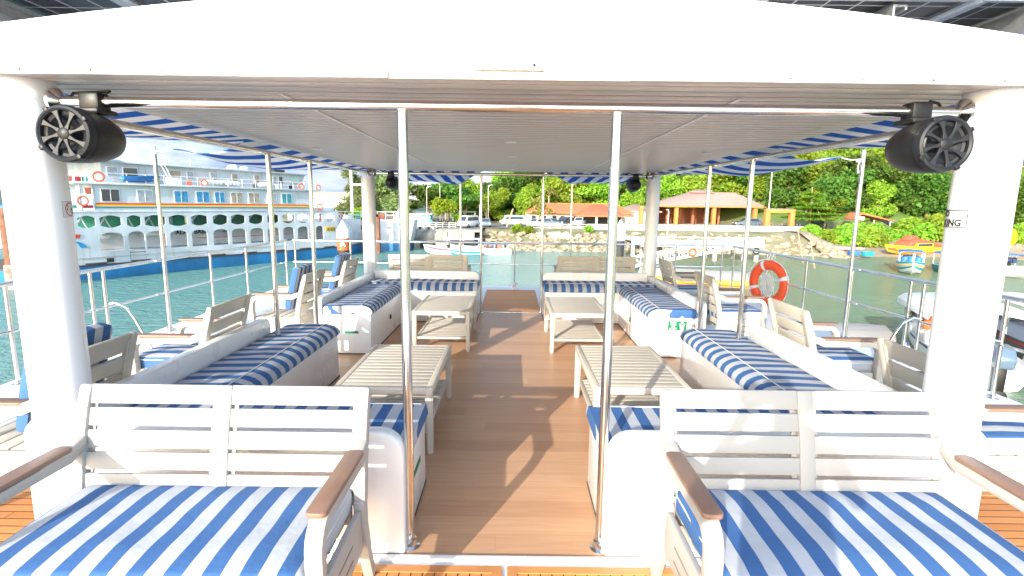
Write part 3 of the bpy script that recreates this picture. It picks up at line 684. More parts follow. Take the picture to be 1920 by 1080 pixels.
def long_cushion(name, label, prof, length, mt, m, seed):
    """cushion with a rolled front: profile (across, z) drawn out along its length"""
    t = thing(name, label, 'cushion', mt.to_translation(), 0, 'striped cushions on the banquettes')
    n = int(length / .05); b = MB(); rings = []
    for i in range(n + 1):
        v = length * i / n; e = min(1, min(i, n - i) / 1.0); rings.append([])
        for k, (a, z) in enumerate(prof):
            dz = noise.noise(Vector((a * 6, v * 5, seed))) * .006 + noise.noise(Vector((a * 14, v * 12, seed + 5))) * .0025
            if z < .045: dz *= .3
            q = 1 if 0 < i < n else .93
            cz = .045
            rings[-1].append(b.bm.verts.new((a if q == 1 else a * .985, v, cz + (z - cz) * q + dz)))
    for A, B in zip(rings, rings[1:]):
        for k in range(len(A)): b.bm.faces.new((A[k], A[(k + 1) % len(A)], B[(k + 1) % len(A)], B[k]))
    b.bm.faces.new(rings[0][::-1]); b.bm.faces.new(rings[-1])
    rot = mt.to_3x3().to_4x4(); b.xf(rot); b.build('cover', m, t, 50)
    k = prof.index(max(prof, key=lambda q: q[1])); a, z = prof[k]
    MB().tube([(a, .02, z + .004), (a, length * .25, z + .003), (a, length * .5, z + .005), (a, length * .75, z + .003), (a, length - .02, z + .004)], .0035, 6).xf(rot).build('piping', m if False else WHITEI, t)
    p = [(a_, v, .012) for a_, v in ((-.002, 0.0), (-.002, length))]
    return t
def prof(depth, th, roll=.115):
    return [(depth, .0), (depth, th - .03), (depth - .02, th - .008), (depth * .75, th - .002), (depth * .45, th + .002), (roll + .05, th + .003), (roll, th + .006), (roll * .75, th + .002), (.045, th - .012), (.014, th - .034), (.0, th - .058), (-.004, .02), (.0, .0)]
def mtx(ox, oy, oz, ax, al):
    """ax: direction 'across' (front to back), al: direction along the cushion"""
    m = Matrix((Vector(ax), Vector(al), Vector((0, 0, 1)))).transposed().to_4x4(); m.translation = (ox, oy, oz); return m
NZ, FZ = .412, .442
long_cushion('bench_cushion', 'long striped cushion on the front banquette, ferry side', prof(.50, .092), 1.86, mtx(-1.582, 2.935, NZ, (-1, 0, 0), (0, 1, 0)), STRY, 1)
long_cushion('bench_cushion', 'long striped cushion on the front banquette, beach side', prof(.50, .092), 1.86, mtx(1.582, 2.935, NZ, (1, 0, 0), (0, 1, 0)), STRY, 2)
long_cushion('bench_cushion', 'short striped cushion behind the front bench, ferry side', prof(.595, .092), 1.60, mtx(-.458, 2.918, NZ, (0, -1, 0), (-1, 0, 0)), STRX, 3)
long_cushion('bench_cushion', 'short striped cushion behind the front bench, beach side', prof(.595, .092), 1.60, mtx(.458, 2.918, NZ, (0, -1, 0), (1, 0, 0)), STRX, 4)
long_cushion('bench_cushion', 'long striped cushion on the bow banquette, ferry side', prof(.53, .095), 1.60, mtx(-1.472, 5.52, FZ, (-1, 0, 0), (0, 1, 0)), STRY, 5)
long_cushion('bench_cushion', 'long striped cushion on the bow banquette, beach side', prof(.53, .095), 1.60, mtx(1.472, 5.52, FZ, (1, 0, 0), (0, 1, 0)), STRY, 6)
long_cushion('bench_cushion', 'short striped cushion across the bow end, ferry side', prof(.55, .095), 1.54, mtx(-.462, 7.142, FZ, (0, 1, 0), (-1, 0, 0)), STRX, 7)
long_cushion('bench_cushion', 'short striped cushion across the bow end, beach side', prof(.55, .095), 1.54, mtx(.462, 7.142, FZ, (0, 1, 0), (1, 0, 0)), STRX, 8)
# signs, vents and catches on the banquettes
sg = thing('life_jacket_sign', 'green WEAR YOUR LIFE JACKET sign on the end of the bow banquette, beach side', 'sign', (1.79, 5.525, .36))
MB().box((0, 0, 0), (.20, .004, .10), .0).build('plate', GREEN, sg)
for i, wd in enumerate(('WEAR', 'YOUR', 'LIFE', 'JACKET')):
    me = text_mesh(wd, .024, .0006, .0006); me.transform(T(-.045, -.0034, .033 - i * .022) @ RX(PI / 2)); link('lettering', me, WHITEI, sg)
jk = MB(); jk.lathe([(0, -.0006), (.012, -.0006)], 16, T(.048, -.0034, .036) @ RX(PI / 2))
jk.prism([(.030, -.040), (.066, -.040), (.07, .0), (.082, .02), (.066, .024), (.056, .010), (.048, -.008), (.040, .010), (.030, .024), (.014, .02), (.026, .0)], -.004, -.0026, 1).build('jacket_symbol', WHITEI, sg)
s2 = thing('green_sticker', 'narrow green strip stuck to the end of the bow banquette, ferry side', 'sticker', (-1.70, 5.526, .245))
MB().box((0, 0, 0), (.15, .003, .026)).build('strip', GREEN, s2)
s2 = thing('green_sticker', 'narrow green strip on the aisle side of the front banquette', 'sticker', (-.4735, 2.60, .235))
MB().box((0, 0, 0), (.003, .24, .030)).build('strip', GREEN, s2)
vt = thing('round_vent', 'round black vent low on the bow banquette facing the aisle', 'vent', (-1.488, 6.42, .23), 0)
MB().lathe([(0, .012), (.02, .012), (.03, .006), (.034, 0)], 20, RY(PI / 2)).build('cover', BLACK, vt)
vt = thing('door_catch', 'round steel catch on the bow banquette locker, beach side', 'catch', (1.488, 6.42, .23), 0)
MB().lathe([(0, .012), (.02, .012), (.03, .006), (.034, 0)], 20, RY(-PI / 2)).build('cover', STEEL, vt)
MB().box((.001, 0, -.11), (.002, .004, .28)).build('locker_seam', mat('seam_grey', (.35, .35, .35), .7), vt)
for sx, lb in ((-1, 'small ivory hinge on the end of the bow banquette, ferry side'), (1, 'small ivory hinge on the end of the bow banquette, beach side')):
    vt = thing('hinge', lb, 'hinge', (sx * 1.96, 5.524, .36)); MB().box((0, 0, 0), (.06, .006, .03), .002).tube([(-.03, -.004, 0), (.03, -.004, 0)], .005, 8).build('leaf', RESIN, vt)

# ------------------------------------------------------------------ coffee tables
def make_table(label, loc):
    t = thing('coffee_table', label, 'table', loc, 0, 'slatted ivory coffee tables')
    w_, l_, h_ = .64, 1.06, .458
    b = MB(); n = 13; f = .045
    pit = (l_ - 2 * f) / n
    for i in range(n): b.box((0, -l_ / 2 + f + (i + .5) * pit, h_ - .014), (w_ - 2 * f + .004, pit - .004, .020), .002)
    b.box((0, 0, h_ - .015), (w_ - 2 * f, l_ - 2 * f, .012))
    b.build('tabletop', RESIN, t)
    b = MB()
    for s in (-1, 1):
        b.box((s * (w_ / 2 - f / 2), 0, h_ - .026), (f, l_ - .003, .052), .012, None, 3)
        b.box((0, s * (l_ / 2 - f / 2), h_ - .027), (w_ - 2 * f + .02, f, .050), .012, None, 3)
    b.build('apron', RESIN, t)
    for sx in (-1, 1):
        for sy in (-1, 1):
            x, y = sx * (w_ / 2 - .026), sy * (l_ / 2 - .026)
            b = MB(); q = bmesh.new(); bmesh.ops.create_cube(q, size=1)
            for v in q.verts:
                k = .050 if v.co.z > 0 else .040
                v.co = Vector((v.co.x * k + x + (0 if v.co.z > 0 else sx * .003), v.co.y * k + y, h_ - .03 if v.co.z > 0 else 0))
            bmesh.ops.bevel(q, geom=list(q.edges), offset=.008, segments=2, affect='EDGES'); b.join(q); b.build('leg', RESIN, t)
    b = MB()
    for i in range(n): b.box((0, -l_ / 2 + f + (i + .5) * pit, .150), (w_ - .10, pit - .007, .016), .003)
    for s in (-1, 1): b.box((s * (w_ / 2 - .05), 0, .149), (.03, l_ - .06, .028), .005)
    for s in (-1, 1): b.box((0, s * (l_ / 2 - .04), .149), (w_ - .1, .03, .026), .005)
    b.build('shelf', RESIN, t)
    return t
tb = make_table('slatted coffee table beside the front banquette, ferry side', (-.80, 3.755, 0))
dup(tb, 'slatted coffee table beside the front banquette, beach side', (.875, 3.80, 0))
dup(tb, 'slatted coffee table in the corner of the bow banquette, ferry side', (-.76, 6.20, 0))
dup(tb, 'slatted coffee table in the corner of the bow banquette, beach side', (.76, 6.17, 0))

# ------------------------------------------------------------------ guard rails
RZ_ = .885
def railing(name, label, pts, posts, braces=()):
    t = thing(name, label, 'railing', (pts[0][0], pts[0][1], -.01)); o = Vector(t.location)
    MB().tube([Vector((*p, RZ_)) - o for p in pts], .021, 12).build('top_rail', STEEL, t)
    MB().tube([Vector((*p, .47)) - o for p in pts], .014, 10).build('mid_rail', STEEL, t)
    for (x, y) in posts:
        b = MB(); b.tube([Vector((x, y, -.01)) - o, Vector((x, y, RZ_ - .01)) - o], .0175, 12)
        b.lathe([(.05, 0), (.05, .006), (.028, .012), (.024, .03)], 20, T(x - o.x, y - o.y, 0)); b.build('post', STEEL, t)
    for (x, y, dx, dy) in braces:
        b = MB(); P = [Vector((x, y, .50)), Vector((x + dx * .2, y + dy * .2, .515)), Vector((x + dx * .45, y + dy * .45, .46)), Vector((x + dx * .62, y + dy * .62, .34)), Vector((x + dx, y + dy, -.01))]
        b.tube([p - o for p in P], .014, 10); b.lathe([(.04, 0), (.04, .006), (.018, .012)], 16, T(x + dx - o.x, y + dy - o.y, 0)); b.build('brace', STEEL, t)
    return t
XA, XB, YB = -4.36, 4.24, 10.28
railing('guard_rail', 'stainless guard rail along the ferry side of the deck', [(XA, -2.6), (XA, 10.22)],
        [(XA, y) for y in (-2.5, -.6, 1.2, 2.9, 4.50, 4.72, 5.42, 5.60, 6.60, 7.62, 8.65, 10.18)], [(XA, 4.76, .42, .02), (XA, 5.62, .40, .05)])
railing('guard_rail', 'stainless guard rail along the beach side of the deck', [(XB, -2.6), (XB, 10.12)],
        [(XB, y) for y in (-2.5, -.6, 1.2, 2.9, 4.44, 4.62, 5.36, 5.54, 6.52, 7.55, 8.75, 10.06)], [(XB, 4.44, -.44, -.02), (XB, 5.34, -.42, .0)])
railing('guard_rail', 'stainless guard rail across the bow', [(XA + .10, YB), (XB - .1, YB)], [(x, YB) for x in (XA + .14, -3.14, -2.05, -1.0, .06, 1.15, 2.2, 3.2, XB - .14)])
def tall(x, y, z1, lb, z0=-.01, r=.024, tilt=0):
    t = thing('awning_pole', lb, 'pole', (x, y, z0), group='tall poles holding the awnings')
    MB().tube([(0, 0, 0), (tilt, 0, z1 - z0)], r, 16).lathe([(r, 0), (r * .8, .012), (0, .016)], 16, T(tilt, 0, z1 - z0)).build('tube', STEEL, t)
    MB().lathe([(.055, 0), (.055, .006), (r * 1.4, .014), (r * 1.3, .05)], 20).build('foot_flange', STEEL, t)
tall(-4.29, 6.50, 2.24, 'tall steel awning pole by the ferry side rail')
tall(4.17, 6.45, 2.30, 'tall steel awning pole by the beach side rail')
tall(-1.0, 10.36, 2.06, 'tall steel awning pole at the bow rail, ferry side', r=.018)
tall(1.15, 10.36, 2.10, 'tall steel awning pole at the bow rail, beach side', r=.018)
tall(-4.29, 3.3, 2.26, 'tall steel awning pole hidden behind the front column, ferry side')
tall(4.17, 3.3, 2.26, 'tall steel awning pole hidden behind the front column, beach side')
cl_ = thing('deck_cleat', 'small white bollard on the bow deck beyond the teak panel', 'bollard', (.05, 10.12, -.01))
MB().lathe([(.075, 0), (.075, .02), (.05, .03), (.045, .09), (.07, .11), (.07, .14), (.03, .155), (0, .156)], 24).build('body', PAINT, cl_)

# ------------------------------------------------------------------ striped awnings
def sail(label, corners, m, sag, seed, rot=0, cross=14, edge=.10):
    """four-sided canvas stretched between its corners, sagging and hollow along its free edges"""
    A, B, C_, D = [Vector(c) for c in corners]
    t = thing('striped_awning', label, 'awning', (A + B + C_ + D) / 4, 0, 'striped shade awnings'); o = Vector(t.location)
    n = 30; v = {}; b = MB()
    for i in range(n + 1):
        for j in range(n + 1):
            u, w_ = i / n, j / n
            uu_ = u + (edge * math.sin(PI * w_) * (.5 - u) * 2) * .5
            ww_ = w_ - (edge * 1.6 * math.sin(PI * u)) * w_ * .8
            p = A.lerp(B, uu_).lerp(D.lerp(C_, uu_), max(0, ww_))
            p.z -= sag * math.sin(PI * w_) * (.55 + .45 * math.sin(PI * u)) + noise.noise(Vector((u * 4, w_ * 4, seed))) * .02 * math.sin(PI * w_)
            v[(i, j)] = b.bm.verts.new(p - o)
    for i in range(n):
        for j in range(n): b.bm.faces.new((v[(i, j)], v[(i + 1, j)], v[(i + 1, j + 1)], v[(i, j + 1)]))
    b.xf(RZ(-rot)); oo = b.build('canvas', m, t, None); oo.rotation_euler = (0, 0, rot)
    sm = oo.modifiers.new('thickness', 'SOLIDIFY'); sm.thickness = .003
    return t
def rope(label, p0, p1, knot=True):
    p0, p1 = Vector(p0), Vector(p1); t = thing('white_rope', label, 'rope', p0)
    MB().tube([(0, 0, 0), (p1 - p0) * .5 + Vector((0, 0, -.012)), p1 - p0], .007, 8).build('cord', ROPE, t)
    b = MB(); d = p1 - p0
    for k in range(3): b.tube([d + Vector((.03 * math.cos(a), .03 * math.sin(a), -.012 * k)) for a in [i * PI / 4 for i in range(9)]], .008, 6)
    b.tube([d + Vector((-.02, -.03, -.01)), d + Vector((-.035, -.04, -.09)), d + Vector((-.02, -.03, -.16))], .007, 6)
    b.build('knot', ROPE, t)
for s, nm in ((-1, 'ferry'), (1, 'beach')):
    px = -4.29 if s < 0 else 4.17
    sail('striped awning reaching from the front of the roof to the %s side rail' % nm, [(s * 2.08, 1.9, 2.13), (s * 2.08, 5.1, 2.13), (px, 3.42, 2.22), (px, 2.2, 2.28)], SAIL, .12, s)
    sail('striped awning tied by a rope to the tall pole on the %s side' % nm, [(s * 2.08, 4.35, 2.13), (s * 2.08, 8.3, 2.11), (px - s * .24, 6.60, 2.215), (px - s * .22, 6.45, 2.225)], SAIL2, .15, s + 4, rot=s * .2)
    rope('white rope tying an awning corner to the tall pole, %s side' % nm, (px - s * .22, 6.51, 2.217), (px - s * .01, 6.5, 2.20))
sail('striped awning from the bow end of the roof to the pole, ferry side', [(-2.0, 7.98, 2.11), (-.42, 7.98, 2.11), (-1.02, 10.28, 1.98), (-2.05, 10.2, 2.03)], SAILB, .05, 9)
sail('striped awning from the bow end of the roof to the pole, beach side', [(.48, 7.98, 2.11), (2.0, 7.98, 2.11), (2.05, 10.2, 2.03), (1.13, 10.28, 2.02)], SAILB, .05, 11)

# ------------------------------------------------------------------ lifebuoy on the rail
lb = thing('lifebuoy', 'orange lifebuoy with white bands hanging on the beach side rail', 'lifebuoy', (4.12, 8.38, .425), math.radians(-66))
def torus(R, r, n=64, m=16, a0=0, a1=2 * PI):
    b = MB(); ring = []; full = abs(a1 - a0 - 2 * PI) < 1e-6; cnt = n if full else n + 1
    for i in range(cnt):
        a = a0 + (a1 - a0) * i / n
        ring.append([b.bm.verts.new(((R + r * 1.0 * math.cos(q)) * math.cos(a), r * .72 * math.sin(q), (R + r * math.cos(q)) * math.sin(a))) for q in [2 * PI * k / m for k in range(m)]])
    for i in range(n):
        A, B = ring[i], ring[(i + 1) % cnt]
        for k in range(m): b.bm.faces.new((A[k], A[(k + 1) % m], B[(k + 1) % m], B[k]))
    return b
torus(.292, .078).build('ring', ORANGE, lb)
for a in (0.0, PI / 2, PI, 1.5 * PI): torus(.292, .0805, 8, 16, a + .35 - .09, a + .35 + .09).build('white_band', WHITEI, lb)
b = MB(); b.tube([((.292 + .088) * math.cos(a) * (1 + .03 * abs(math.sin(2 * a))), -.03, (.292 + .088) * math.sin(a) * (1 + .03 * abs(math.sin(2 * a)))) for a in [2 * PI * i / 48 for i in range(49)]], .007, 6)
b.build('grab_line', ROPE, lb)
b = MB(); rnd = random.Random(3)
for k in range(22):
    cx, cz, a, e = rnd.uniform(-.05, .04), rnd.uniform(-.10, .06), rnd.uniform(.05, .11), rnd.uniform(.10, .20); th = rnd.uniform(-.5, .5)
    pts = []
    for i in range(25):
        q = 2 * PI * i / 24; x, z = a * math.cos(q), e * math.sin(q)
        pts.append((cx + x * math.cos(th) - z * math.sin(th), -.02 + rnd.uniform(-.015, .02), cz + x * math.sin(th) + z * math.cos(th)))
    b.tube(pts, .0045, 5)
b.build('rope_coil', ROPE, lb)
b = MB()
for dx in (-.03, .03): b.tube([(dx - .02, 0, .30), (dx, .01, .42), (dx, .03, .475), (dx + .005, .05, .46), (dx + .01, .05, .40)], .008, 6)
b.build('hanging_cord', ROPE, lb)
# ================================================================== WATER AND LAND
ZW = -4.0
WAT = bpy.data.materials.new('sea_water'); t_, b_ = nodes(WAT)
tc = t_.nodes.new('ShaderNodeTexCoord'); sx = t_.nodes.new('ShaderNodeSeparateXYZ'); t_.links.new(tc.outputs['Object'], sx.inputs[0])
mr = t_.nodes.new('ShaderNodeMapRange'); mr.inputs['From Min'].default_value = -14; mr.inputs['From Max'].default_value = 16; t_.links.new(sx.outputs[0], mr.inputs['Value'])
nz = t_.nodes.new('ShaderNodeTexNoise'); nz.inputs['Scale'].default_value = .12; nz.inputs['Detail'].default_value = 5; t_.links.new(tc.outputs['Object'], nz.inputs['Vector'])
ad = math_node(t_, 'ADD', mr.outputs[0], math_node(t_, 'MULTIPLY', math_node(t_, 'SUBTRACT', nz.outputs['Fac'], .5), .5))
rp = t_.nodes.new('ShaderNodeValToRGB'); rp.color_ramp.elements[0].color = (.075, .18, .172, 1); rp.color_ramp.elements[1].color = (.10, .155, .095, 1)
e = rp.color_ramp.elements.new(.5); e.color = (.15, .245, .235, 1)
t_.links.new(ad, rp.inputs[0]); t_.links.new(rp.outputs[0], b_.inputs['Base Color']); b_.inputs['Roughness'].default_value = .12; b_.inputs['IOR'].default_value = 1.33
m1 = t_.nodes.new('ShaderNodeMapping'); m1.inputs['Scale'].default_value = (1.2, 2.9, 1); t_.links.new(tc.outputs['Object'], m1.inputs[0])
n1 = t_.nodes.new('ShaderNodeTexNoise'); n1.inputs['Scale'].default_value = .9; n1.inputs['Detail'].default_value = 5; n1.inputs['Roughness'].default_value = .6; n1.inputs['Distortion'].default_value = .4; t_.links.new(m1.outputs[0], n1.inputs['Vector'])
bp = t_.nodes.new('ShaderNodeBump'); bp.inputs['Strength'].default_value = .85; bp.inputs['Distance'].default_value = .45; t_.links.new(n1.outputs['Fac'], bp.inputs['Height']); t_.links.new(bp.outputs[0], b_.inputs['Normal'])
setting(MB().box((0, 800, ZW - .5), (5000, 4600, 1)).build('water', WAT, None, None))

def lerp_pts(P, x):
    for (a, b), (c, d) in zip(P, P[1:]):
        if x <= c: return b + (d - b) * max(0, min(1, (x - a) / (c - a)))
    return P[-1][1]
SHORE = [(-200, 95), (-60, 92), (-20, 86), (-6, 74), (-3.5, 67), (3, 64.3), (20, 64.5), (36, 63.2), (38.5, 58.5), (46, 60), (56, 60), (64, 53), (80, 45), (140, 34), (260, 20)]
HILL0 = [(-30, 400), (-14, 140), (-5, 106), (36, 104), (46, 84), (60, 80), (100, 84), (220, 60)]
def ground_z(x, y):
    d = y - lerp_pts(SHORE, x); k = lerp_pts([(36, 0), (42, 1)], x)
    q = -4.7 + max(-6, d) * (.42 * (1 - k) + .15 * k); q = min(q, -1.58 + .3 * k)
    h = max(0, y - lerp_pts(HILL0, x)); q += min(24, h * (.42 if x < 40 else .40)) * min(1, max(0, (x + 14) / 20))
    return q + noise.noise(Vector((x * .15, y * .15, 0))) * .12 * (1 if d > 0 else 0)
GROUND = mat('dry_ground', (.30, .25, .17), .9, var=.45, vscale=.35, bump=.5, bscale=3, dirt=(.10, .13, .045))
b = MB(); nx, ny = 120, 76; g = {}
for i in range(nx + 1):
    for j in range(ny + 1):
        x = -190 + 430 * (i / nx); y = 30 + 190 * (j / ny) ** 1.25; g[(i, j)] = b.bm.verts.new((x, y, ground_z(x, y)))
for i in range(nx):
    for j in range(ny): b.bm.faces.new((g[(i, j)], g[(i + 1, j)], g[(i + 1, j + 1)], g[(i, j + 1)]))
t_, b_ = nodes(GROUND); rpn = [n for n in t_.nodes if n.type == 'VALTORGB'][0]
gp = t_.nodes.new('ShaderNodeNewGeometry'); sz = t_.nodes.new('ShaderNodeSeparateXYZ'); t_.links.new(gp.outputs['Position'], sz.inputs[0])
mrn = t_.nodes.new('ShaderNodeMapRange'); mrn.inputs['From Min'].default_value = -1.2; mrn.inputs['From Max'].default_value = .6; t_.links.new(sz.outputs[2], mrn.inputs['Value'])
mgn = t_.nodes.new('ShaderNodeMixRGB'); mgn.inputs[2].default_value = (.10, .18, .03, 1); t_.links.new(mrn.outputs[0], mgn.inputs[0]); t_.links.new(rpn.outputs[0], mgn.inputs[1]); t_.links.new(mgn.outputs[0], b_.inputs['Base Color'])
setting(b.build('ground', GROUND, None, None))
FARH = mat('far_hill_forest', (.055, .10, .085), .95, var=.4, vscale=.03, bump=.6, bscale=.15)
def ridge(name, x0, x1, y, dep, prof_, m, seed):
    b = MB(); n, k = 70, 14; g = {}
    for i in range(n + 1):
        for j in range(k + 1):
            u, v = i / n, j / k; x = x0 + (x1 - x0) * u
            h = prof_(u) * math.sin(PI * (v * .5)) ; z = ZW - 1 + h * (1 + .18 * noise.noise(Vector((u * 9, v * 4, seed)))) + noise.noise(Vector((u * 45, v * 20, seed))) * h * .06
            g[(i, j)] = b.bm.verts.new((x, y + dep * v, z))
    for i in range(n):
        for j in range(k): b.bm.faces.new((g[(i, j)], g[(i + 1, j)], g[(i + 1, j + 1)], g[(i, j + 1)]))
    setting(b.build(name, m, None, None))
ridge('hills', -110, 120, 420, 160, lambda u: 34 * math.exp(-((u - .55) / .26) ** 2) + 6, FARH, 1)
ridge('hills', -900, -250, 480, 200, lambda u: 52 * math.exp(-((u - .45) / .3) ** 2) + 4, FARH, 3)
SAND = mat('beach_sand', (.36, .29, .20), .9, var=.25, vscale=.5, bump=.4, bscale=6)
b = MB(); g = {}
for i in range(41):
    for j in range(13):
        x = 37.5 + 30 * i / 40; y = lerp_pts(SHORE, x) - .5 + 14 * j / 12; g[(i, j)] = b.bm.verts.new((x, y, ground_z(x, y) + .05 + (.03 if True else 0)))
for i in range(40):
    for j in range(12): b.bm.faces.new((g[(i, j)], g[(i + 1, j)], g[(i + 1, j + 1)], g[(i, j + 1)]))
setting(b.build('beach', SAND, None, None))
ASPH = mat('old_asphalt', (.14, .135, .13), .85, var=.3, vscale=1.2, bump=.2, bscale=20)
setting(MB().box((8, 79, -1.56), (40, 9, .06)).build('road', ASPH))
# rocks
ROCK = mat('shore_rock', (.40, .34, .25), .9, var=.55, vscale=1.3, bump=.7, bscale=5, dirt=(.17, .13, .07))
rnd = random.Random(11); rocks = MB()
def rock(b, x, y, z, s):
    t = bmesh.new(); bmesh.ops.create_icosphere(t, subdivisions=2, radius=1)
    q = rnd.uniform(0, 90)
    for v in t.verts: v.co *= 1 + .45 * noise.noise(v.co * 1.3 + Vector((q, q, 0)))
    t.transform(T(x, y, z) @ RZ(rnd.uniform(0, 6)) @ RX(rnd.uniform(-.4, .4)) @ Matrix.Diagonal((s * rnd.uniform(.8, 1.5), s * rnd.uniform(.7, 1.2), s * rnd.uniform(.45, .8), 1))); b.join(t)
for k in range(900):
    x = rnd.uniform(-5, 39); d = rnd.uniform(-.4, 6.4); y = lerp_pts(SHORE, x) + d
    if 10 < x < 36 and d > 4.2 and rnd.random() < .5: continue
    rock(rocks, x, y, ground_z(x, y) + .05, rnd.uniform(.16, .56) * (1.15 if d < 2 else .9))
for k in range(90):
    x = rnd.uniform(52, 78); y = lerp_pts(SHORE, x) + rnd.uniform(3, 16); rock(rocks, x, y, ground_z(x, y) + .05, rnd.uniform(.2, .6))
setting(rocks.build('rock_embankment', ROCK, None, None), 'stuff')
PALE = mat('pale_rubble', (.62, .58, .52), .9, var=.3, vscale=2, bump=.6, bscale=6)
rb = MB()
for k in range(26):
    x = rnd.gauss(6.2, 1.3); y = 69.6 + rnd.uniform(-.6, .8); rock(rb, x, y, ground_z(x, y) + .15, rnd.uniform(.2, .5))
setting(rb.build('pale_rubble', PALE, None, None), 'stuff')

# ------------------------------------------------------------------ trees
BARK = mat('bark', (.17, .125, .085), .9, var=.35, vscale=3, bump=.6, bscale=12)
PALEBARK = mat('pale_bark', (.36, .28, .20), .9, var=.3, vscale=3, bump=.4, bscale=12)
LM = leafmat('leaves_mixed', (.115, .20, .022), (.22, .35, .034), (.31, .42, .06))
LD = leafmat('leaves_dark', (.04, .09, .018), (.085, .165, .028), (.15, .25, .04))
LB = leafmat('leaves_bright', (.14, .24, .015), (.24, .36, .025), (.34, .44, .04))
LC = leafmat('leaves_casuarina', (.10, .14, .05), (.17, .22, .08), (.26, .29, .12))
def leaf_quad(t, p, s, rnd, flat=0.):
    n = Vector((rnd.gauss(0, 1), rnd.gauss(0, 1), rnd.gauss(0, 1) + flat * 3 + .5)).normalized(); a = n.orthogonal().normalized()
    a = (Matrix.Rotation(rnd.uniform(0, 6.3), 3, n) @ a); b = n.cross(a); l, w_ = s * rnd.uniform(.7, 1.3), s * rnd.uniform(.35, .7)
    t.faces.new([t.verts.new(p + a * l), t.verts.new(p + b * w_ + n * s * .15), t.verts.new(p - a * l), t.verts.new(p - b * w_ + n * s * .1)])
def crown_mesh(seed, clumps, n, leaf, flat=0., shell=.55):
    """clumps: (x, y, z, rx, ry, rz); leaves gather towards each clump's outside"""
    rnd = random.Random(seed); b = MB(); tot = sum(c[3] * c[4] * c[5] for c in clumps)
    for (x, y, z, rx, ry, rz) in clumps:
        for k in range(max(8, int(n * rx * ry * rz / tot))):
            d = Vector((rnd.gauss(0, 1), rnd.gauss(0, 1), rnd.gauss(0, 1))).normalized(); r = (shell + (1 - shell) * rnd.random()) * (1 + .25 * noise.noise(d * 2 + Vector((x, y, z))))
            leaf_quad(b.bm, Vector((x + d.x * rx * r, y + d.y * ry * r, z + d.z * rz * r)), leaf, rnd, flat)
    return b
def trunk_mesh(h, r, limbs, seed):
    rnd = random.Random(seed); b = MB(); pts = [(noise.noise(Vector((seed, k * .6, 0))) * .25 * k / 5, noise.noise(Vector((seed, k * .6, 7))) * .25 * k / 5, h * k / 6) for k in range(7)]
    b.tube(pts, [r * (1.25 - .85 * k / 6) for k in range(7)], 8)
    for (x, y, z, *_) in limbs:
        s = Vector(pts[rnd.randint(2, 5)]); e_ = Vector((x, y, z)); mid_ = s.lerp(e_, .5) + Vector((0, 0, .2)); b.tube([s, mid_, e_], [r * .5, r * .32, r * .12], 6)
    return b
def broad(seed, R, H, k, low=.42):
    rnd = random.Random(seed); c = [(0, 0, H * .72, R * .6, R * .6, H * .26)]
    for i in range(k):
        a = rnd.uniform(0, 6.3); q = rnd.uniform(.35, .85) * R; c.append((q * math.cos(a), q * math.sin(a), H * rnd.uniform(low, .9), R * rnd.uniform(.28, .48), R * rnd.uniform(.28, .48), H * rnd.uniform(.10, .2)))
    return c
def make_tree(name, label, cat, loc, clumps, n, leaf, lm, h, r, seed, group=None, flat=0., bark=BARK, shell=.55):
    t = thing(name, label, cat, loc, 0, group)
    trunk_mesh(h, r, clumps[:7], seed).build('trunk', bark, t, 60)
    crown_mesh(seed, clumps, n, leaf, flat, shell).build('crown', lm, t, None)
    return t
HL, HG = 'leafy green tree in the dense wood on the hillside', 'trees of the dense wood on the hillside'
rnd = random.Random(5); spots = []
for row, y in enumerate((102, 106, 111, 117, 124, 133)):
    x = -9.0 + row * 1.3
    while x < y * .98:
        yy = y + rnd.uniform(-2, 2)
        if x > 42: yy -= 17 * min(1, (x - 42) / 8)
        if not (row == 0 and 22 < x < 46 and yy < 103): spots.append((x + rnd.uniform(-1.2, 1.2), yy))
        x += rnd.uniform(3.9, 6.0) * (1 + .05 * row)
spots += [(46.5, 91), (50, 89.5), (53, 90), (44.5, 97), (48, 96), (51.5, 96), (41, 104.5), (57, 88), (46, 101.5)]
protos = []
for k in range(5):
    c = broad(40 + k, (3.6, 4.2, 3.2, 4.6, 3.8)[k], (7.5, 8.5, 9.5, 7.8, 8.8)[k], (14, 17, 15, 18, 16)[k], .16)
    protos.append(make_tree('broadleaf_tree', HL, 'tree', (0, 0, 0), c, 4600, .32, LM if k != 3 else LD, (5, 6, 7, 5, 6)[k], .2, 40 + k, HG))
used = set()
for i, (x, y) in enumerate(spots):
    k = rnd.randrange(5); z = ground_z(x, y) - .2; sc = rnd.uniform(.75, 1.2)
    if x < 6: sc *= .85
    if k not in used: used.add(k); o = protos[k]; o.location = (x, y, z); o.rotation_euler = (0, 0, rnd.uniform(0, 6.3)); o.scale = (sc,) * 3
    else: dup(protos[k], HL, (x, y, z), rnd.uniform(0, 6.3), (sc * rnd.uniform(.9, 1.15), sc * rnd.uniform(.9, 1.15), sc))
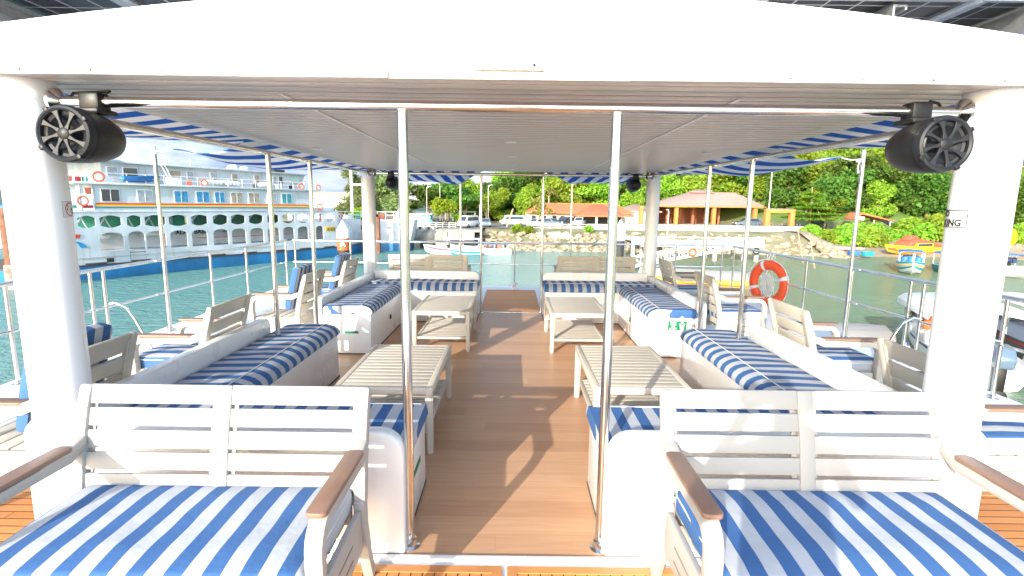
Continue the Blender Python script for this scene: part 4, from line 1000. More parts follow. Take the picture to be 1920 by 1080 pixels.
# shrubs along the foot of the hill and on top of the rocks
SG = 'shrubs along the shore and the foot of the hill'
c = [(0, 0, .7, 1.2, 1.1, .8), (.9, .2, .5, .7, .7, .55), (-.8, .3, .55, .75, .7, .6), (.1, -.7, .45, .8, .6, .5)]
sh = make_tree('shrub', 'bushy green shrub at the foot of the wood', 'shrub', (46, 72, 0), c, 1500, .17, LM, .6, .06, 71, SG)
first = True
for x, y, s in [(40.6, 72, 1.3), (42.6, 71.5, 1.6), (44.8, 70.5, 1.9), (46.8, 70.0, 2.0), (45.8, 72.5, 2.2), (49, 72.6, 1.2), (51, 73.2, 1.2), (53, 74, 1.1), (55, 74, 1.3), (57, 73.6, 2.1), (59, 72.6, 2.3), (61, 71.6, 2.3), (56.6, 76, 2.4), (63, 70, 2.0), (49.5, 76, 1.8), (52.5, 77, 1.6), (65.5, 68, 2.2), (68, 66, 1.8), (72, 64, 2.0), (60, 75, 2.6), (64, 73, 2.4)]:
    z = ground_z(x, y) - .1; s *= .8
    if first: sh.location = (x, y, z); sh.scale = (s,) * 3; first = False
    else: dup(sh, 'bushy green shrub at the foot of the wood', (x, y, z), rnd.uniform(0, 6), (s * 1.1, s, s))
for x, y, s, l in ((.7, 71.5, .75, 'small palm-like green bush on the rocks beside the white minibus'), (2.2, 71, .6, 'low green bush beside the car park fence'), (10.2, 71.2, .55, 'round green bush by the end of the car park fence')):
    dup(sh, l, (x, y, ground_z(x, y) + .1), 1.1, s)
# other trees told apart
for i, (x, y, s, l) in enumerate(((-28.5, 96, 1.0, 'feathery grey green casuarina tree behind the moored ferry'), (-24.8, 97, 1.15, 'tallest feathery casuarina tree beside the bow column'), (-21.5, 95, 1.05, 'feathery casuarina tree beside the steel lattice mast'))):
    rr_ = random.Random(80 + i); c = [(rr_.gauss(0, 1.1), rr_.gauss(0, 1.1), 1.6 + 6.2 * k / 16, 1.7 * (1 - .55 * k / 16), 1.7 * (1 - .55 * k / 16), .75) for k in range(17)]
    tt = make_tree('casuarina_tree', l, 'tree', (x, y, -1.8), c, 7000, .2, LC, 7, .18, 80 + i, shell=.2); tt.scale = (s * 1.45, s * 1.3, s * 1.08)
for i, (x, y, s, l) in enumerate(((-15.6, 99, .95, 'dark round crowned tree behind the street lamps'), (-12.2, 100, 1.12, 'tallest dark round crowned tree left of the far hill'), (-8.6, 97, .8, 'dark bushy tree beside the far hill'), (-4.9, 98, .72, 'mid green bushy tree above the two minibuses'))):
    c = broad(90 + i, 3.2, 6.6, 12); tt = make_tree('broadleaf_tree', l, 'tree', (x, y, -1.7), c, 3200, .26, LD if i < 3 else LM, 4, .2, 90 + i); tt.scale = (s * 1.3, s * 1.3, s * 1.05)
c = broad(99, 2.3, 4.4, 9); make_tree('small_tree', 'small bright yellow green tree on the jetty road', 'tree', (-10.3, 78, -1.6), c, 2400, .2, LB, 3, .1, 99).scale = (.9, .9, .93)
c = broad(98, 1.6, 3.3, 7); make_tree('small_tree', 'small bright green tree behind the white ferry bow', 'tree', (-21.6, 75.5, -2.2), c, 1500, .2, LB, 2.4, .08, 98)
LY = leafmat('leaves_yellowing', (.10, .13, .02), (.22, .22, .045), (.34, .27, .08))
c = broad(97, 2.0, 4.6, 8); make_tree('thin_tree', 'thin yellowing tree with a sparse crown in front of the wood', 'tree', (4.2, 84, -1.6), c, 900, .2, LY, 3.6, .1, 97, bark=PALEBARK, shell=.1)
# flat tiered tree by the arch
rr_ = random.Random(61); c = []
for k in range(6):
    z = 1.7 + k * .72; R = 3.9 - .5 * k
    for a in range(5): q = a * 1.256 + k * .6; c.append((R * .55 * math.cos(q), R * .55 * math.sin(q), z + rr_.uniform(-.2, .2), R * .55, R * .55, .2))
make_tree('tiered_tree', 'bright green tree with flat tiers of leaves beside the orange arch', 'tree', (43.4, 78, -1.5), c, 8500, .22, LM, 6.2, .16, 61, flat=1.2, bark=PALEBARK, shell=.1)
rr_ = random.Random(62); c = [(1.3 * math.cos(a * 1.256 + k), 1.3 * math.sin(a * 1.256 + k), 1.6 + k * .6, 1.1, 1.1, .15) for k in range(4) for a in range(5)]
make_tree('tiered_tree', 'lower tiered green tree just right of the tall tiered one', 'tree', (46.2, 79, -1.5), c, 4200, .2, LM, 4.0, .12, 62, flat=1.2, bark=PALEBARK, shell=.1)
# palm
pm = thing('palm_tree', 'palm with drooping orange tinged fronds in front of the wood', 'palm tree', (6.4, 97, -1.4))
MB().tube([(0, 0, 0), (.1, 0, 2.5), (.0, .1, 5.6)], [.2, .16, .13], 10).build('trunk', PALEBARK, pm)
b = MB()
for k in range(16):
    a = k * 2.4; e_ = .2 + .6 * (k % 4) / 3
    pts = [Vector((1.9 * q * math.cos(a), 1.9 * q * math.sin(a), 5.6 + q * e_ * 1.8 - q * q * 1.6)) for q in [i / 8 for i in range(9)]]
    sd_ = Vector((-math.sin(a), math.cos(a), 0))
    for i in range(8):
        w0, w1 = .34 * math.sin(PI * (i + .4) / 9), .34 * math.sin(PI * (i + 1.4) / 9)
        for s in (-1, 1):
            b.quad(pts[i], pts[i + 1], pts[i + 1] + sd_ * s * w1 + Vector((0, 0, -.16)), pts[i] + sd_ * s * w0 + Vector((0, 0, -.16)))
b.build('fronds', LY, pm, None)

# ------------------------------------------------------------------ buildings
TILE = mat('orange_roof_tiles', (.56, .17, .075), .75, var=.25, vscale=2.5, bump=.5, bscale=9)
TILE2 = mat('faded_pink_roof', (.42, .275, .23), .75, var=.14, vscale=2.0, bump=.4, bscale=9)
PLAS = mat('cream_plaster', (.68, .63, .53), .85, var=.15, vscale=1.5)
WPL = mat('white_plaster', (.76, .74, .69), .85, var=.16, vscale=.9, dirt=(.60, .56, .48))
ORP = mat('orange_plaster', (.55, .20, .05), .75, var=.15, vscale=1.5)
BRP = mat('brown_red_plaster', (.33, .12, .06), .75, var=.2, vscale=1.5)
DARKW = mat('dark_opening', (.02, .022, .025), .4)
CONC = mat('weathered_concrete', (.40, .38, .34), .9, var=.4, vscale=1.1, bump=.4, bscale=8, dirt=(.14, .13, .11))
GLASS = mat('dark_window_glass', (.03, .045, .055), .06, spec=.8)
def hip(x0, x1, y0, y1, z0, z1, ix, th=.18, jx=None):
    jx = ix if jx is None else jx; ym = (y0 + y1) / 2; b = MB(); V = lambda *p: b.bm.verts.new(p)
    lo = [V(x0, y0, z0), V(x1, y0, z0), V(x1, y1, z0), V(x0, y1, z0)]; up = [V(x0, y0, z0 + th), V(x1, y0, z0 + th), V(x1, y1, z0 + th), V(x0, y1, z0 + th)]
    A, B = V(x0 + ix, ym, z1), V(x1 - jx, ym, z1); F = b.bm.faces.new
    F(lo[::-1])
    for k in range(4): F((lo[k], lo[(k + 1) % 4], up[(k + 1) % 4], up[k]))
    F((up[0], up[1], B, A)); F((up[1], up[2], B)); F((up[2], up[3], A, B)); F((up[3], up[0], A)); return b
def ridgecap(t, x0, x1, y0, y1, z0, z1, ix, m):
    ym = (y0 + y1) / 2; b = MB(); A, B = (x0 + ix, ym, z1), (x1 - ix, ym, z1)
    for p, q in ((A, B), ((x0, y0, z0 + .18), A), ((x1, y0, z0 + .18), B)): b.tube([Vector(p), Vector(q)], .09, 6)
    b.build('ridge_tiles', m, t)
hs = thing('orange_roofed_house', 'long low white house with an orange tiled hip roof by the car park', 'house', (11, 92, -1.65)); ox, oy, oz = hs.location
MB().box((0, 3.4, .95), (17.4, 6, 1.9)).build('wall', WPL, hs)
hip(-8.8, 9.6, -.8, 7.4, 1.95, 3.62, 2.4).build('roof', TILE, hs); ridgecap(hs, -8.8, 9.6, -.8, 7.4, 1.95, 3.62, 2.4, TILE)
hip(-.8, 7.9, -5.5, 4.6, 1.55, 3.62, 3.6).build('porch_roof', TILE, hs); ridgecap(hs, -.8, 7.9, -5.5, 4.6, 1.55, 3.62, 3.6, TILE)
for x in (-.4, 2.6, 5.2, 7.5): MB().box((x, -5.1, .78), (.3, .3, 1.56)).build('porch_post', WPL, hs)
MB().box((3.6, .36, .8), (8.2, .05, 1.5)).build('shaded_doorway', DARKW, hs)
for x in (-7.4, -5.6, -3.8, -2.4):
    f = MB().box((x, .385, 1.2), (.85, .06, .75)).build('window', PAINT, hs); MB().box((x, .35, 1.2), (.72, .04, .62)).build('pane', GLASS, f)
pv = thing('pavilion', 'open pavilion with orange columns and a faded pink hip roof', 'pavilion', (34, 92, -1.5))
hip(-9.6, 9.4, -.2, 11, 3.15, 5.85, 7.6, .18, 3.2).build('roof', TILE2, pv)
hip(-2.2, 2.2, 4.6, 6.4, 5.75, 6.3, 1.4, .08).build('roof', TILE2, pv)
MB().box((0, -.24, 3.24), (18.8, .06, .22)).build('fascia_board', ORP, pv)
hip(-15.6, -8.2, .4, 9, 2.15, 3.5, 3.2).build('side_roof', TILE2, pv)
MB().box((-12.2, 2.2, 1.1), (4.4, 3.0, 2.2)).build('side_room', PLAS, pv)
MB().box((0, 6, .06), (18, 11, .16)).build('floor', CONC, pv)
for x in (-11.9, -9.2, -5.8, .7, 7.8): MB().box((x, .4, 1.6), (.62, .62, 3.2)).build('column', ORP, pv)
for k in range(11): MB().box((-8.6 + k * 1.15, 4 + (k % 2) * 2.2, 1.5), (.42, .42, 3.1)).build('inner_column', BRP, pv)
MB().box((-1.5, 9.6, 1.5), (12, .2, 3.0)).build('back_wall', BRP, pv)
hip(8.2, 13.6, 6, 14, 2.5, 3.6, 2.4, .15).build('side_roof', TILE2, pv)
MB().box((12.2, 7, 1.2), (.2, .2, 2.5)).build('inner_column', WPL, pv)
qw = thing('quay_wall', 'long white sea wall in front of the pavilion', 'wall', (25.5, 74, -1.9)); b = MB()
MB().box((0, 0, 0), (30, .7, 1.9), .05).build('wall', WPL, qw)
b = MB(); b.box((0, -.02, .99), (30.2, .9, .12), .03); b.build('coping', PLAS, qw)
for k in range(9): MB().box((-13.6 + 3.4 * k, -.37, -.05), (.3, .12, 1.8), .02).build('pier', WPL, qw)
ag = thing('orange_gateway', 'square orange gateway frame standing on the sea wall terrace', 'gateway', (37.9, 76, -1.5)); b = MB()
MB().box((-1.75, 0, 1.25), (.62, .7, 2.5), .03).build('leg', ORP, ag); MB().box((1.75, 0, 1.25), (.62, .7, 2.5), .03).build('leg', ORP, ag)
MB().box((0, 0, 2.72), (4.12, .7, .5), .03).build('lintel', ORP, ag)
b = MB()
for k in range(16): b.box((-1.85 + k * .247, 0, 3.03), (.05, .3, .14))
b.build('roof_battens', CONC, ag)
def fence(name, label, p0, p1, h, n, m, rails=3):
    t = thing(name, label, 'fence', (*p0[:2], p0[2])); d = Vector(p1) - Vector(p0)
    for k in range(n + 1): MB().box(d * (k / n) + Vector((0, 0, h / 2)), (.1, .1, h)).build('post', m, t)
    for k in range(rails):
        z = h * (k + .6) / rails; MB().tube([Vector((0, 0, z)), d + Vector((0, 0, z))], .045, 6).build('rail', m, t)
fence('railing', 'white rail fence along the car park edge above the rocks', (2.6, 74.5, -1.6), (10.4, 74.2, -1.6), .75, 6, WPL)
fence('railing', 'white rail fence along the jetty road by the motorbikes', (-14.3, 74, -1.6), (-8, 74.4, -1.6), .75, 7, WPL)
fence('railing', 'pale railing inside the orange gateway', (35.4, 77, -1.5), (41.5, 77, -1.5), .9, 14, STEELD, 2)
kb = thing('jetty', 'stained concrete jetty with road deck standing on dark piles', 'jetty', (-9.5, 71, -1.6))
MB().box((0, 1, -.15), (10.5, 8, .3), .03).build('deck', CONC, kb)
for x0, w_, z in ((-1.0, 4.2, -.85), (2.9, 3.4, -.75)): MB().box((x0, -3.05, z), (w_, .4, 1.1), .04).build('panel', CONC, kb)
for x in (-3.8, -2.2, .4, 2.2, 4.4): MB().tube([(x, -1.8, -3.4), (x, -1.8, -.3)], .38, 14).build('pile', mat('dark_wet_concrete', (.05, .048, .04), .8, var=.4, vscale=2), kb)
MB().prism([(-5.0, -.05), (-3.2, -.1), (-2.8, -1.0), (-3.6, -1.05), (-5.2, -.4)], -3.2, -2.2, 1, .03).build('ramp', CONC, kb)
for k in range(9):
    b = MB().box((-4.6 + k * .55, -2.86, .17), (.3, .16, .34), .02).build('kerb_block', WPL if k % 2 else DARKW, kb)
shd = thing('shed', 'grey warehouse with a pale green roof behind the ferry', 'warehouse', (-34, 98, -2))
MB().box((0, 3, 2.2), (14, 8, 4.4)).build('wall', mat('grey_cladding', (.42, .46, .49), .6, var=.1), shd)
hip(-7.6, 7.6, -1.4, 8, 4.4, 5.7, .3).build('roof', mat('pale_green_roof', (.52, .54, .36), .7, var=.1), shd)
MB().box((3.0, -1.02, 1.8), (3.4, .08, 3.5)).build('door', WPL, shd)
kio = thing('ticket_kiosk', 'small pale green kiosk with a flat roof beside the jetty road', 'kiosk', (-15.2, 82, -1.6))
MB().box((0, 1, .8), (5, 2, 1.6)).build('wall', mat('teal_paint', (.18, .38, .37), .6), kio); MB().box((0, .9, 1.68), (5.6, 2.6, .16)).build('roof', WPL, kio)
for x in (-1.4, 0.4): MB().box((x, -.02, .95), (1.5, .06, .9)).build('window', mat('milky_pane', (.6, .66, .66), .2), kio)
cn = thing('dark_canopy', 'flat dark shade canopy on posts behind the bright small tree', 'canopy', (-10, 88, -1.7))
MB().box((0, 0, 2.15), (8, 3, .22)).build('roof', DARKW, cn)
for x in (-3.8, -1, 1.5, 3.8): MB().box((x, -1.3, 1.05), (.14, .14, 2.1)).build('post', CONC, cn)
ht = thing('beach_hut', 'small hut with a sagging orange and white roof among the shrubs', 'hut', (52.6, 79, -1.3))
b = MB(); b.prism([(-2.6, 1.55), (-1.8, 2.45), (3.0, 1.35), (2.9, 1.2), (-1.8, 2.2), (-2.5, 1.4)], -1.2, 1.8, 1, .02); b.build('roof', TILE, ht)
MB().box((-1.9, -.9, 1.6), (1.4, .1, .5)).build('gable_board', WPL, ht)
for x in (-2.2, .2, 2.6): MB().box((x, -1, .7), (.12, .12, 1.4)).build('post', PLAS, ht)
MB().prism([(2.6, 1.3), (4.6, .2), (4.6, .1), (2.6, 1.15)], -1, 1, 1).build('tarpaulin', mat('blue_tarp', (.12, .28, .42), .6), ht)
bl = thing('brown_building', 'tall brown red building with balconies at the far beach side', 'building', (88, 92, -2))
MB().box((0, 5, 9), (13, 10, 18)).build('wall', mat('grey_render', (.42, .43, .44), .8, var=.1), bl)
for k in range(5):
    MB().box((.9, -.5, 3.6 + 3.4 * k), (12, 1.0, 1.1), .03).build('balcony', mat('terracotta_render', (.55, .24, .15), .8, var=.12), bl)
    MB().box((-5.6, -.06, 5.2 + 3.4 * k), (.8, .1, 1.5)).build('window', GLASS, bl)
    MB().box((1.6, -.06, 5.2 + 3.4 * k), (9, .1, 1.6)).build('window', GLASS, bl)
for x in (-4.5, 6.6): MB().box((x, -.75, 9), (.6, .5, 18)).build('pier', mat('terracotta_render', (.55, .24, .15)), bl)
def lamp(x, y, z, h, label, arm=1):
    t = thing('street_lamp', label, 'street lamp', (x, y, z), group='tall lamp posts ashore')
    MB().tube([(0, 0, 0), (0, 0, h * .94), (arm * .08, 0, h * .985), (arm * .4, 0, h)], [.07, .05, .04, .03], 8).build('post', STEELD, t)
    MB().box((arm * .5, 0, h + .01), (.32, .12, .06), .02).build('lamp_head', PAINT, t)
lamp(-12.9, 80, -1.6, 5.8, 'lamp post behind the bright small tree, left one', 1); lamp(-11.2, 82, -1.6, 6.4, 'lamp post rising out of the bright small tree', -1)
lamp(-3.8, 82, -1.6, 6.2, 'lamp post in the car park between the minibuses', 1); lamp(4.9, 90, -1.6, 8.5, 'lamp post in front of the wood behind the house', 1)
lamp(39.2, 82, -1.5, 9.0, 'lamp post between the pavilion and the orange gateway', 1)
lamp(16.9, 58, -2.3, 3.6, 'white lamp post on the white pier', -.3)
for x, lb_, h in ((-5.0, 'bare flagpole left of the leaning post', 3.2), (-9.0, 'bare flagpole beside the dark canopy', 3.0)):
    t = thing('flagpole', lb_, 'flagpole', (x, 80, -1.6)); MB().tube([(0, 0, 0), (0, 0, h)], .05, 6).build('pole', WPL, t)
lp = thing('leaning_post', 'weathered timber post leaning over beside the car park', 'post', (-.9, 78, -1.6)); MB().tube([(0, 0, 0), (.9, 0, 2.7)], [.16, .12], 8).build('timber', PALEBARK, lp)
lt = thing('lattice_mast', 'grey steel lattice mast on the working boat', 'mast', (-17.2, 84, -2)); b = MB()
for sx_ in (-1, 1):
    for sy_ in (-1, 1): b.tube([(sx_ * .9, sy_ * .9, 0), (sx_ * .35, sy_ * .35, 6.6)], .06, 5)
for k in range(9):
    q0, q1 = .9 - .55 * k / 9, .9 - .55 * (k + 1) / 9; z0, z1 = 6.6 * k / 9, 6.6 * (k + 1) / 9
    for s in (-1, 1): b.tube([(-q0, s * q0, z0), (q1, s * q1, z1)], .035, 4); b.tube([(q0, s * q0, z0), (-q1, s * q1, z1)], .035, 4)
b.build('lattice', STEELD, lt)

# ------------------------------------------------------------------ vehicles
TYRE = RUBBER
def wheel(t, x, y, r=.31):
    wo = MB().lathe([(r * .55, -.1), (r * .95, -.1), (r, -.05), (r, .05), (r * .95, .1), (r * .55, .1)], 20, T(x, y, r) @ RY(PI / 2)).build('wheel', TYRE, t)
    MB().lathe([(0, .09), (r * .5, .09), (r * .58, .05), (r * .58, -.05), (r * .5, -.09), (0, -.09)], 16, T(x, y, r) @ RY(PI / 2)).build('rim', STEELD, wo)
def car(label, loc, rz, colr, kind, sc):
    t = thing({'van': 'minibus', 'pickup': 'pickup_truck'}.get(kind, 'parked_car'), label, {'van': 'minibus', 'pickup': 'pickup truck'}.get(kind, 'car'), loc, rz, 'vehicles parked by the quay')
    m = mat('car_paint_%s' % '_'.join('%d' % (c * 100) for c in colr), colr, .25, coat=.6)
    if kind == 'van':
        L_, w_ = 4.9, 1.75; low = [(-2.45, .3), (2.35, .3), (2.45, .6), (2.42, 1.0), (-2.42, 1.05), (-2.48, .6)]; up = [(-2.40, 1.03), (2.36, 1.0), (1.55, 1.92), (1.2, 2.05), (-2.1, 2.05), (-2.34, 1.9)]
        win = [(-2.1, 1.22), (1.75, 1.15), (1.35, 1.78), (-2.05, 1.80)]; ws = ((2.22, 1.12), (1.58, 1.86)); hl = 2.44
    elif kind == 'pickup':
        L_, w_ = 4.9, 1.8; low = [(-2.45, .45), (2.4, .45), (2.45, .8), (2.38, 1.05), (1.3, 1.13), (-2.42, 1.13)]; up = [(-.75, 1.1), (1.35, 1.1), (.55, 1.75), (-.55, 1.78)]
        win = [(-.62, 1.2), (1.02, 1.2), (.5, 1.62), (-.5, 1.65)]; ws = ((1.24, 1.17), (.62, 1.68)); hl = 2.42
    else:
        L_, w_ = 4.3, 1.72; low = [(-2.1, .32), (2.05, .30), (2.15, .55), (2.08, .82), (1.05, .98), (-1.95, 1.0), (-2.12, .7)]; up = [(-2.0, .97), (1.1, .95), (.35, 1.47), (-.2, 1.54), (-1.3, 1.5), (-1.8, 1.3)]
        win = [(-1.6, 1.04), (.78, 1.03), (.25, 1.38), (-1.3, 1.40)]; ws = ((1.0, 1.02), (.42, 1.42)); hl = 2.1
    b = MB(); b.prism(low, -w_ / 2, w_ / 2, 0, .06, 2); q = MB(); q.prism(up, -w_ / 2 + .07, w_ / 2 - .07, 0, .05, 2)
    for v in q.bm.verts: v.co.x *= 1 - .12 * max(0, (v.co.z - 1.0))
    tmp = bpy.data.meshes.new('t'); q.bm.to_mesh(tmp); b.bm.from_mesh(tmp); b.build('body', m, t)
    for s in (-1, 1):
        g = MB(); g.prism(win, s * (w_ / 2 - .085), s * (w_ / 2 - .05), 0)
        for v in g.bm.verts: v.co.x *= 1 - .12 * max(0, (v.co.z - 1.0))
        g.build('side_window', GLASS, t)
        MB().box((s * (w_ / 2 - .28), hl - .02, .72), (.36, .1, .16), .03).build('headlight', mat('headlight', (.75, .77, .8), .1), t)
        MB().box((s * (w_ / 2 - .2), -L_ / 2 + .06, .85), (.2, .1, .25), .03).build('tail_light', mat('tail_light', (.4, .02, .02), .3), t)
    (ya, za), (yb, zb) = ws; d = Vector((0, yb - ya, zb - za)); n = Vector((0, d.z, -d.y)).normalized() * .03
    n = n if n.z > 0 else -n
    g = MB(); hw = w_ / 2 - .2
    g.quad(Vector((-hw, ya, za)) + n, Vector((hw, ya, za)) + n, Vector((hw - .08, yb, zb)) + n, Vector((-hw + .08, yb, zb)) + n); g.build('windscreen', GLASS, t)
    MB().box((0, hl + .0, .5), (w_ - .5, .05, .14), .02).build('grille', BLACK, t)
    for y in (-L_ * .31, L_ * .31):
        for s in (-1, 1): wheel(t, s * (w_ / 2 - .09), y)
    t.scale = (sc,) * 3
    return t
car('white minibus facing the water beside the jetty', (-6.2, 74.5, -1.53), PI - .45, (.75, .76, .76), 'van', .80)
car('white minibus parked side on behind the green bush', (-.1, 83, -1.53), PI / 2 + .25, (.78, .78, .77), 'van', .78)
car('blue grey car next to the minibus by the jetty', (-3.9, 76, -1.53), PI + .1, (.16, .21, .27), 'car', .8)
car('silver car parked at the left end of the car park fence', (3.4, 79, -1.53), PI - .6, (.55, .57, .58), 'car', .8)
car('grey blue car behind the car park fence', (5.8, 80, -1.53), PI + .7, (.14, .17, .20), 'car', .85)
car('black off road car behind the car park fence', (8.0, 82, -1.53), PI - .6, (.02, .025, .03), 'car', .95)
car('white pickup truck parked beside the black car', (10.3, 82.5, -1.53), PI - .3, (.7, .7, .7), 'pickup', .8)
car('dark blue grey car in front of the pavilion columns', (37.6, 85.5, -1.5), PI / 2, (.09, .12, .16), 'car', 1.0)
car('dark car under the tiered trees', (46.6, 82, -1.5), PI / 2 + .5, (.03, .03, .04), 'car', .85)
def bike(label, loc, rz, colr):
    t = thing('motorbike', label, 'motorbike', loc, rz, 'motorbikes parked on the jetty road')
    for y in (-.6, .6): MB().lathe([(.2, -.05), (.27, -.05), (.29, 0), (.27, .05), (.2, .05)], 16, T(0, y, .29) @ RY(PI / 2)).build('wheel', RUBBER, t)
    MB().prism([(-.8, .75), (-.2, .55), (.1, .4), (.45, .5), (.62, 1.0), (.5, 1.02), (.25, .6), (-.1, .78)], -.12, .12, 0, .03).build('body', mat('bike_paint_%d' % int(colr[0] * 100), colr, .3), t)
    MB().tube([(-.32, .42, 1.05), (0, .55, 1.0), (.32, .42, 1.05)], .03, 6).build('handlebar', RUBBER, t)
    MB().tube([(0, .6, .29), (0, .55, 1.0)], .04, 6).build('fork', STEELD, t)
    MB().box((0, -.35, .82), (.24, .7, .1), .04).build('saddle', BLACK, t)
for k, (x, cc, lbl) in enumerate(((-11.3, (.05, .4, .38), 'teal motorbike at the left end of the row on the jetty'), (-10.3, (.03, .03, .05), 'dark motorbike next to the teal one'), (-9.4, (.06, .06, .09), 'dark motorbike in the middle of the row on the jetty'), (-8.5, (.04, .04, .06), 'dark motorbike nearest the white minibus'))):
    bike(lbl, (x, 75.0 + .2 * k, -1.56), .5, cc)

# ------------------------------------------------------------------ markers and piles
RUST = mat('rusty_steel', (.22, .10, .055), .85, var=.5, vscale=2.5, bump=.5, bscale=10, dirt=(.09, .04, .025))
p = thing('channel_marker', 'round marker pile with white cone cap and orange band lettered A', 'marker pile', (-15.05, 47, ZW))
MB().lathe([(.50, -1.5), (.50, 1.7), (.50, 1.72)], 24).build('pile', mat('black_pile', (.035, .037, .04), .7, var=.3), p)
MB().lathe([(.53, 1.5), (.53, 1.72), (.53, 3.0)], 24).build('orange_band', mat('orange_band', (.75, .12, .03), .6, var=.15, vscale=2), p)
MB().lathe([(.55, 2.55), (.56, 3.2), (.54, 3.25), (.1, 4.05), (0, 4.08)], 24).build('cone_cap', PAINT, p)
me = text_mesh('A', .62, .01, .03); me.transform(T(.0, -.545, 2.05) @ RX(PI / 2)); l_ = link('lettering', me, WHITEI, p); l_.rotation_euler = (0, 0, .22)
p = thing('channel_marker', 'round marker pile with white cone cap and black shaft near the rocks', 'marker pile', (12.15, 60, ZW))
MB().lathe([(.52, -1.5), (.52, 1.85)], 24).build('pile', mat('black_pile', (.035, .037, .04), .7), p)
MB().lathe([(.56, 1.80), (.57, 3.1), (.1, 4.1), (0, 4.12)], 24).build('cone_cap', PAINT, p)
p = thing('white_pile', 'thin white pile beside the black shafted marker', 'pile', (13.9, 61, ZW)); MB().lathe([(.22, -1.5), (.22, 1.9), (.1, 2.0), (0, 2.02)], 16).build('shaft', PAINT, p)
p = thing('rusty_pile', 'rusty steel pile with a concrete collar at the far ferry side', 'pile', (-31.35, 33, ZW))
MB().lathe([(.42, -1.5), (.42, 5.05), (0, 5.06)], 20).build('shaft', RUST, p); MB().lathe([(.46, -1.5), (.48, .2), (.52, .3), (.5, 1.5), (.42, 1.56)], 16).build('collar', CONC, p)
for x, z1, lb_ in ((-15.4, 4.5, 'brown steel pile in front of the white ferry bow'), (-16.9, 4.1, 'shorter brown steel pile beside the bow column')):
    p = thing('rusty_pile', lb_, 'pile', (x, 60.5, ZW)); MB().box((0, 0, (z1 - 1.5) / 2), (.5, .5, z1 + 1.5), .05).build('shaft', RUST, p)
    MB().box((.3, -.1, z1 - .25), (1.2, .3, .3), .03).build('cross_beam', RUST, p)
for x, y, lb_ in ((30.5, 55, 'slanting bamboo stake in the water by the rocks'), (28.9, 50, 'slanting bamboo stake nearest the white pier')):
    p = thing('bamboo_stake', lb_, 'stake', (x, y, ZW)); MB().tube([(0, 0, -.6), (-1.0, 0, 3.4)], [.07, .05], 6).build('stake', PALEBARK, p)

# ------------------------------------------------------------------ pier, gangway and pontoon
pr_ = thing('white_pier', 'white pier with railings on concrete posts', 'pier', (20, 57.5, -2.2))
MB().box((0, 0, -.16), (13, 4, .32), .03).build('deck', WPL, pr_)
MB().box((-4.6, 9, -.16), (2.2, 14.5, .3), .03).build('walkway', WPL, pr_)
for x in (-5.6, -3.6, 1.5, 4.6, 5.9):
    for y in (-1.4, 1.4): MB().tube([(x, y, -3.3), (x, y, -.3)], .26, 12).build('pile', CONC, pr_)
for z in (.35, .68): MB().tube([(-6.4, -1.9, z), (3.2, -1.9, z)], .05, 6).build('rail', PAINT, pr_)
for k in range(7): MB().box((-6.3 + 1.58 * k, -1.9, .35), (.09, .09, .72)).build('post', PAINT, pr_)
b = MB()
for k in range(15): b.box((3.3 + k * .215, -1.95, .28), (.10, .05, .8))
b.box((4.8, -1.95, .70), (3.3, .07, .1)); b.box((4.8, -1.95, -.1), (3.3, .07, .1)); b.build('picket_panel', PAINT, pr_)
MB().box((4.9, -1.6, -.62), (3.2, .5, .62), .03).build('fender_wall', CONC, pr_)
torus(.3, .07, 20, 8).xf(T(5.6, -2.0, -.65)).build('tyre_fender', RUBBER, pr_)
gw = thing('gangway', 'white truss gangway sloping from the pier down to the pontoon', 'gangway', (15.4, 47, -2.62)); b = MB(); a0, a1 = Vector((-4.6, 0, -.92)), Vector((4.7, 0, .92)); d = a1 - a0
for y in (-.55, .55):
    b = MB()
    lo = [a0 + d * (k / 12) + Vector((0, y, -.12)) for k in range(13)]; hi = [p_ + Vector((0, 0, .82)) for p_ in lo]
    b.tube([lo[0], lo[-1]], .055, 6); b.tube([hi[0], hi[-1]], .055, 6)
    for k in range(12): b.tube([lo[k], hi[k]], .03, 5); b.tube([hi[k], lo[k + 1]], .03, 5)
    b.build('truss', PAINT, gw)
MB().prism([(a0.x, a0.z - .12), (a1.x, a1.z - .12), (a1.x, a1.z - .2), (a0.x, a0.z - .2)], -.5, .5, 1).build('walkway', CONC, gw)
torus(.32, .07, 24, 8).xf(T(.4, -.66, .32)).build('lifebuoy', ORANGE, gw)
pt = thing('pontoon', 'beige floating pontoon with yellow tube fenders below the gangway', 'pontoon', (14.2, 41, ZW)); PP = [(9.5, 39.9), (17, 36.8), (19.2, 42.5), (11, 45.3)]
MB().prism([(a - 14.2, b_ - 41) for a, b_ in PP], -.3, .5, 2, .04).build('deck', mat('beige_deck', (.60, .55, .45), .8, var=.15), pt)
for k in range(3):
    q0, q1 = k / 3 + .02, (k + 1) / 3 - .02; p0 = Vector((9.5 - 14.2, 39.9 - 41 - .2, .32)); p1 = Vector((17 - 14.2, 36.8 - 41 - .2, .32))
    MB().tube([p0.lerp(p1, q0), p0.lerp(p1, q0 + .02), p0.lerp(p1, q1 - .02), p0.lerp(p1, q1)], [.1, .2, .2, .1], 12).build('fender', mat('yellow_tube', (.85, .48, .04), .5), pt)
MB().prism([(a - 14.2 + (.0), b_ - 41 - .08) for a, b_ in PP[:2]] + [(17 - 14.2, -3.9), (9.6 - 14.2, -.8)], -.32, .16, 2).build('orange_side', mat('orange_side', (.7, .2, .05), .6), pt)
dq = thing('timber_dock', 'weathered plank dock floating beyond the beach side rail', 'dock', (13.6, 22.0, ZW))
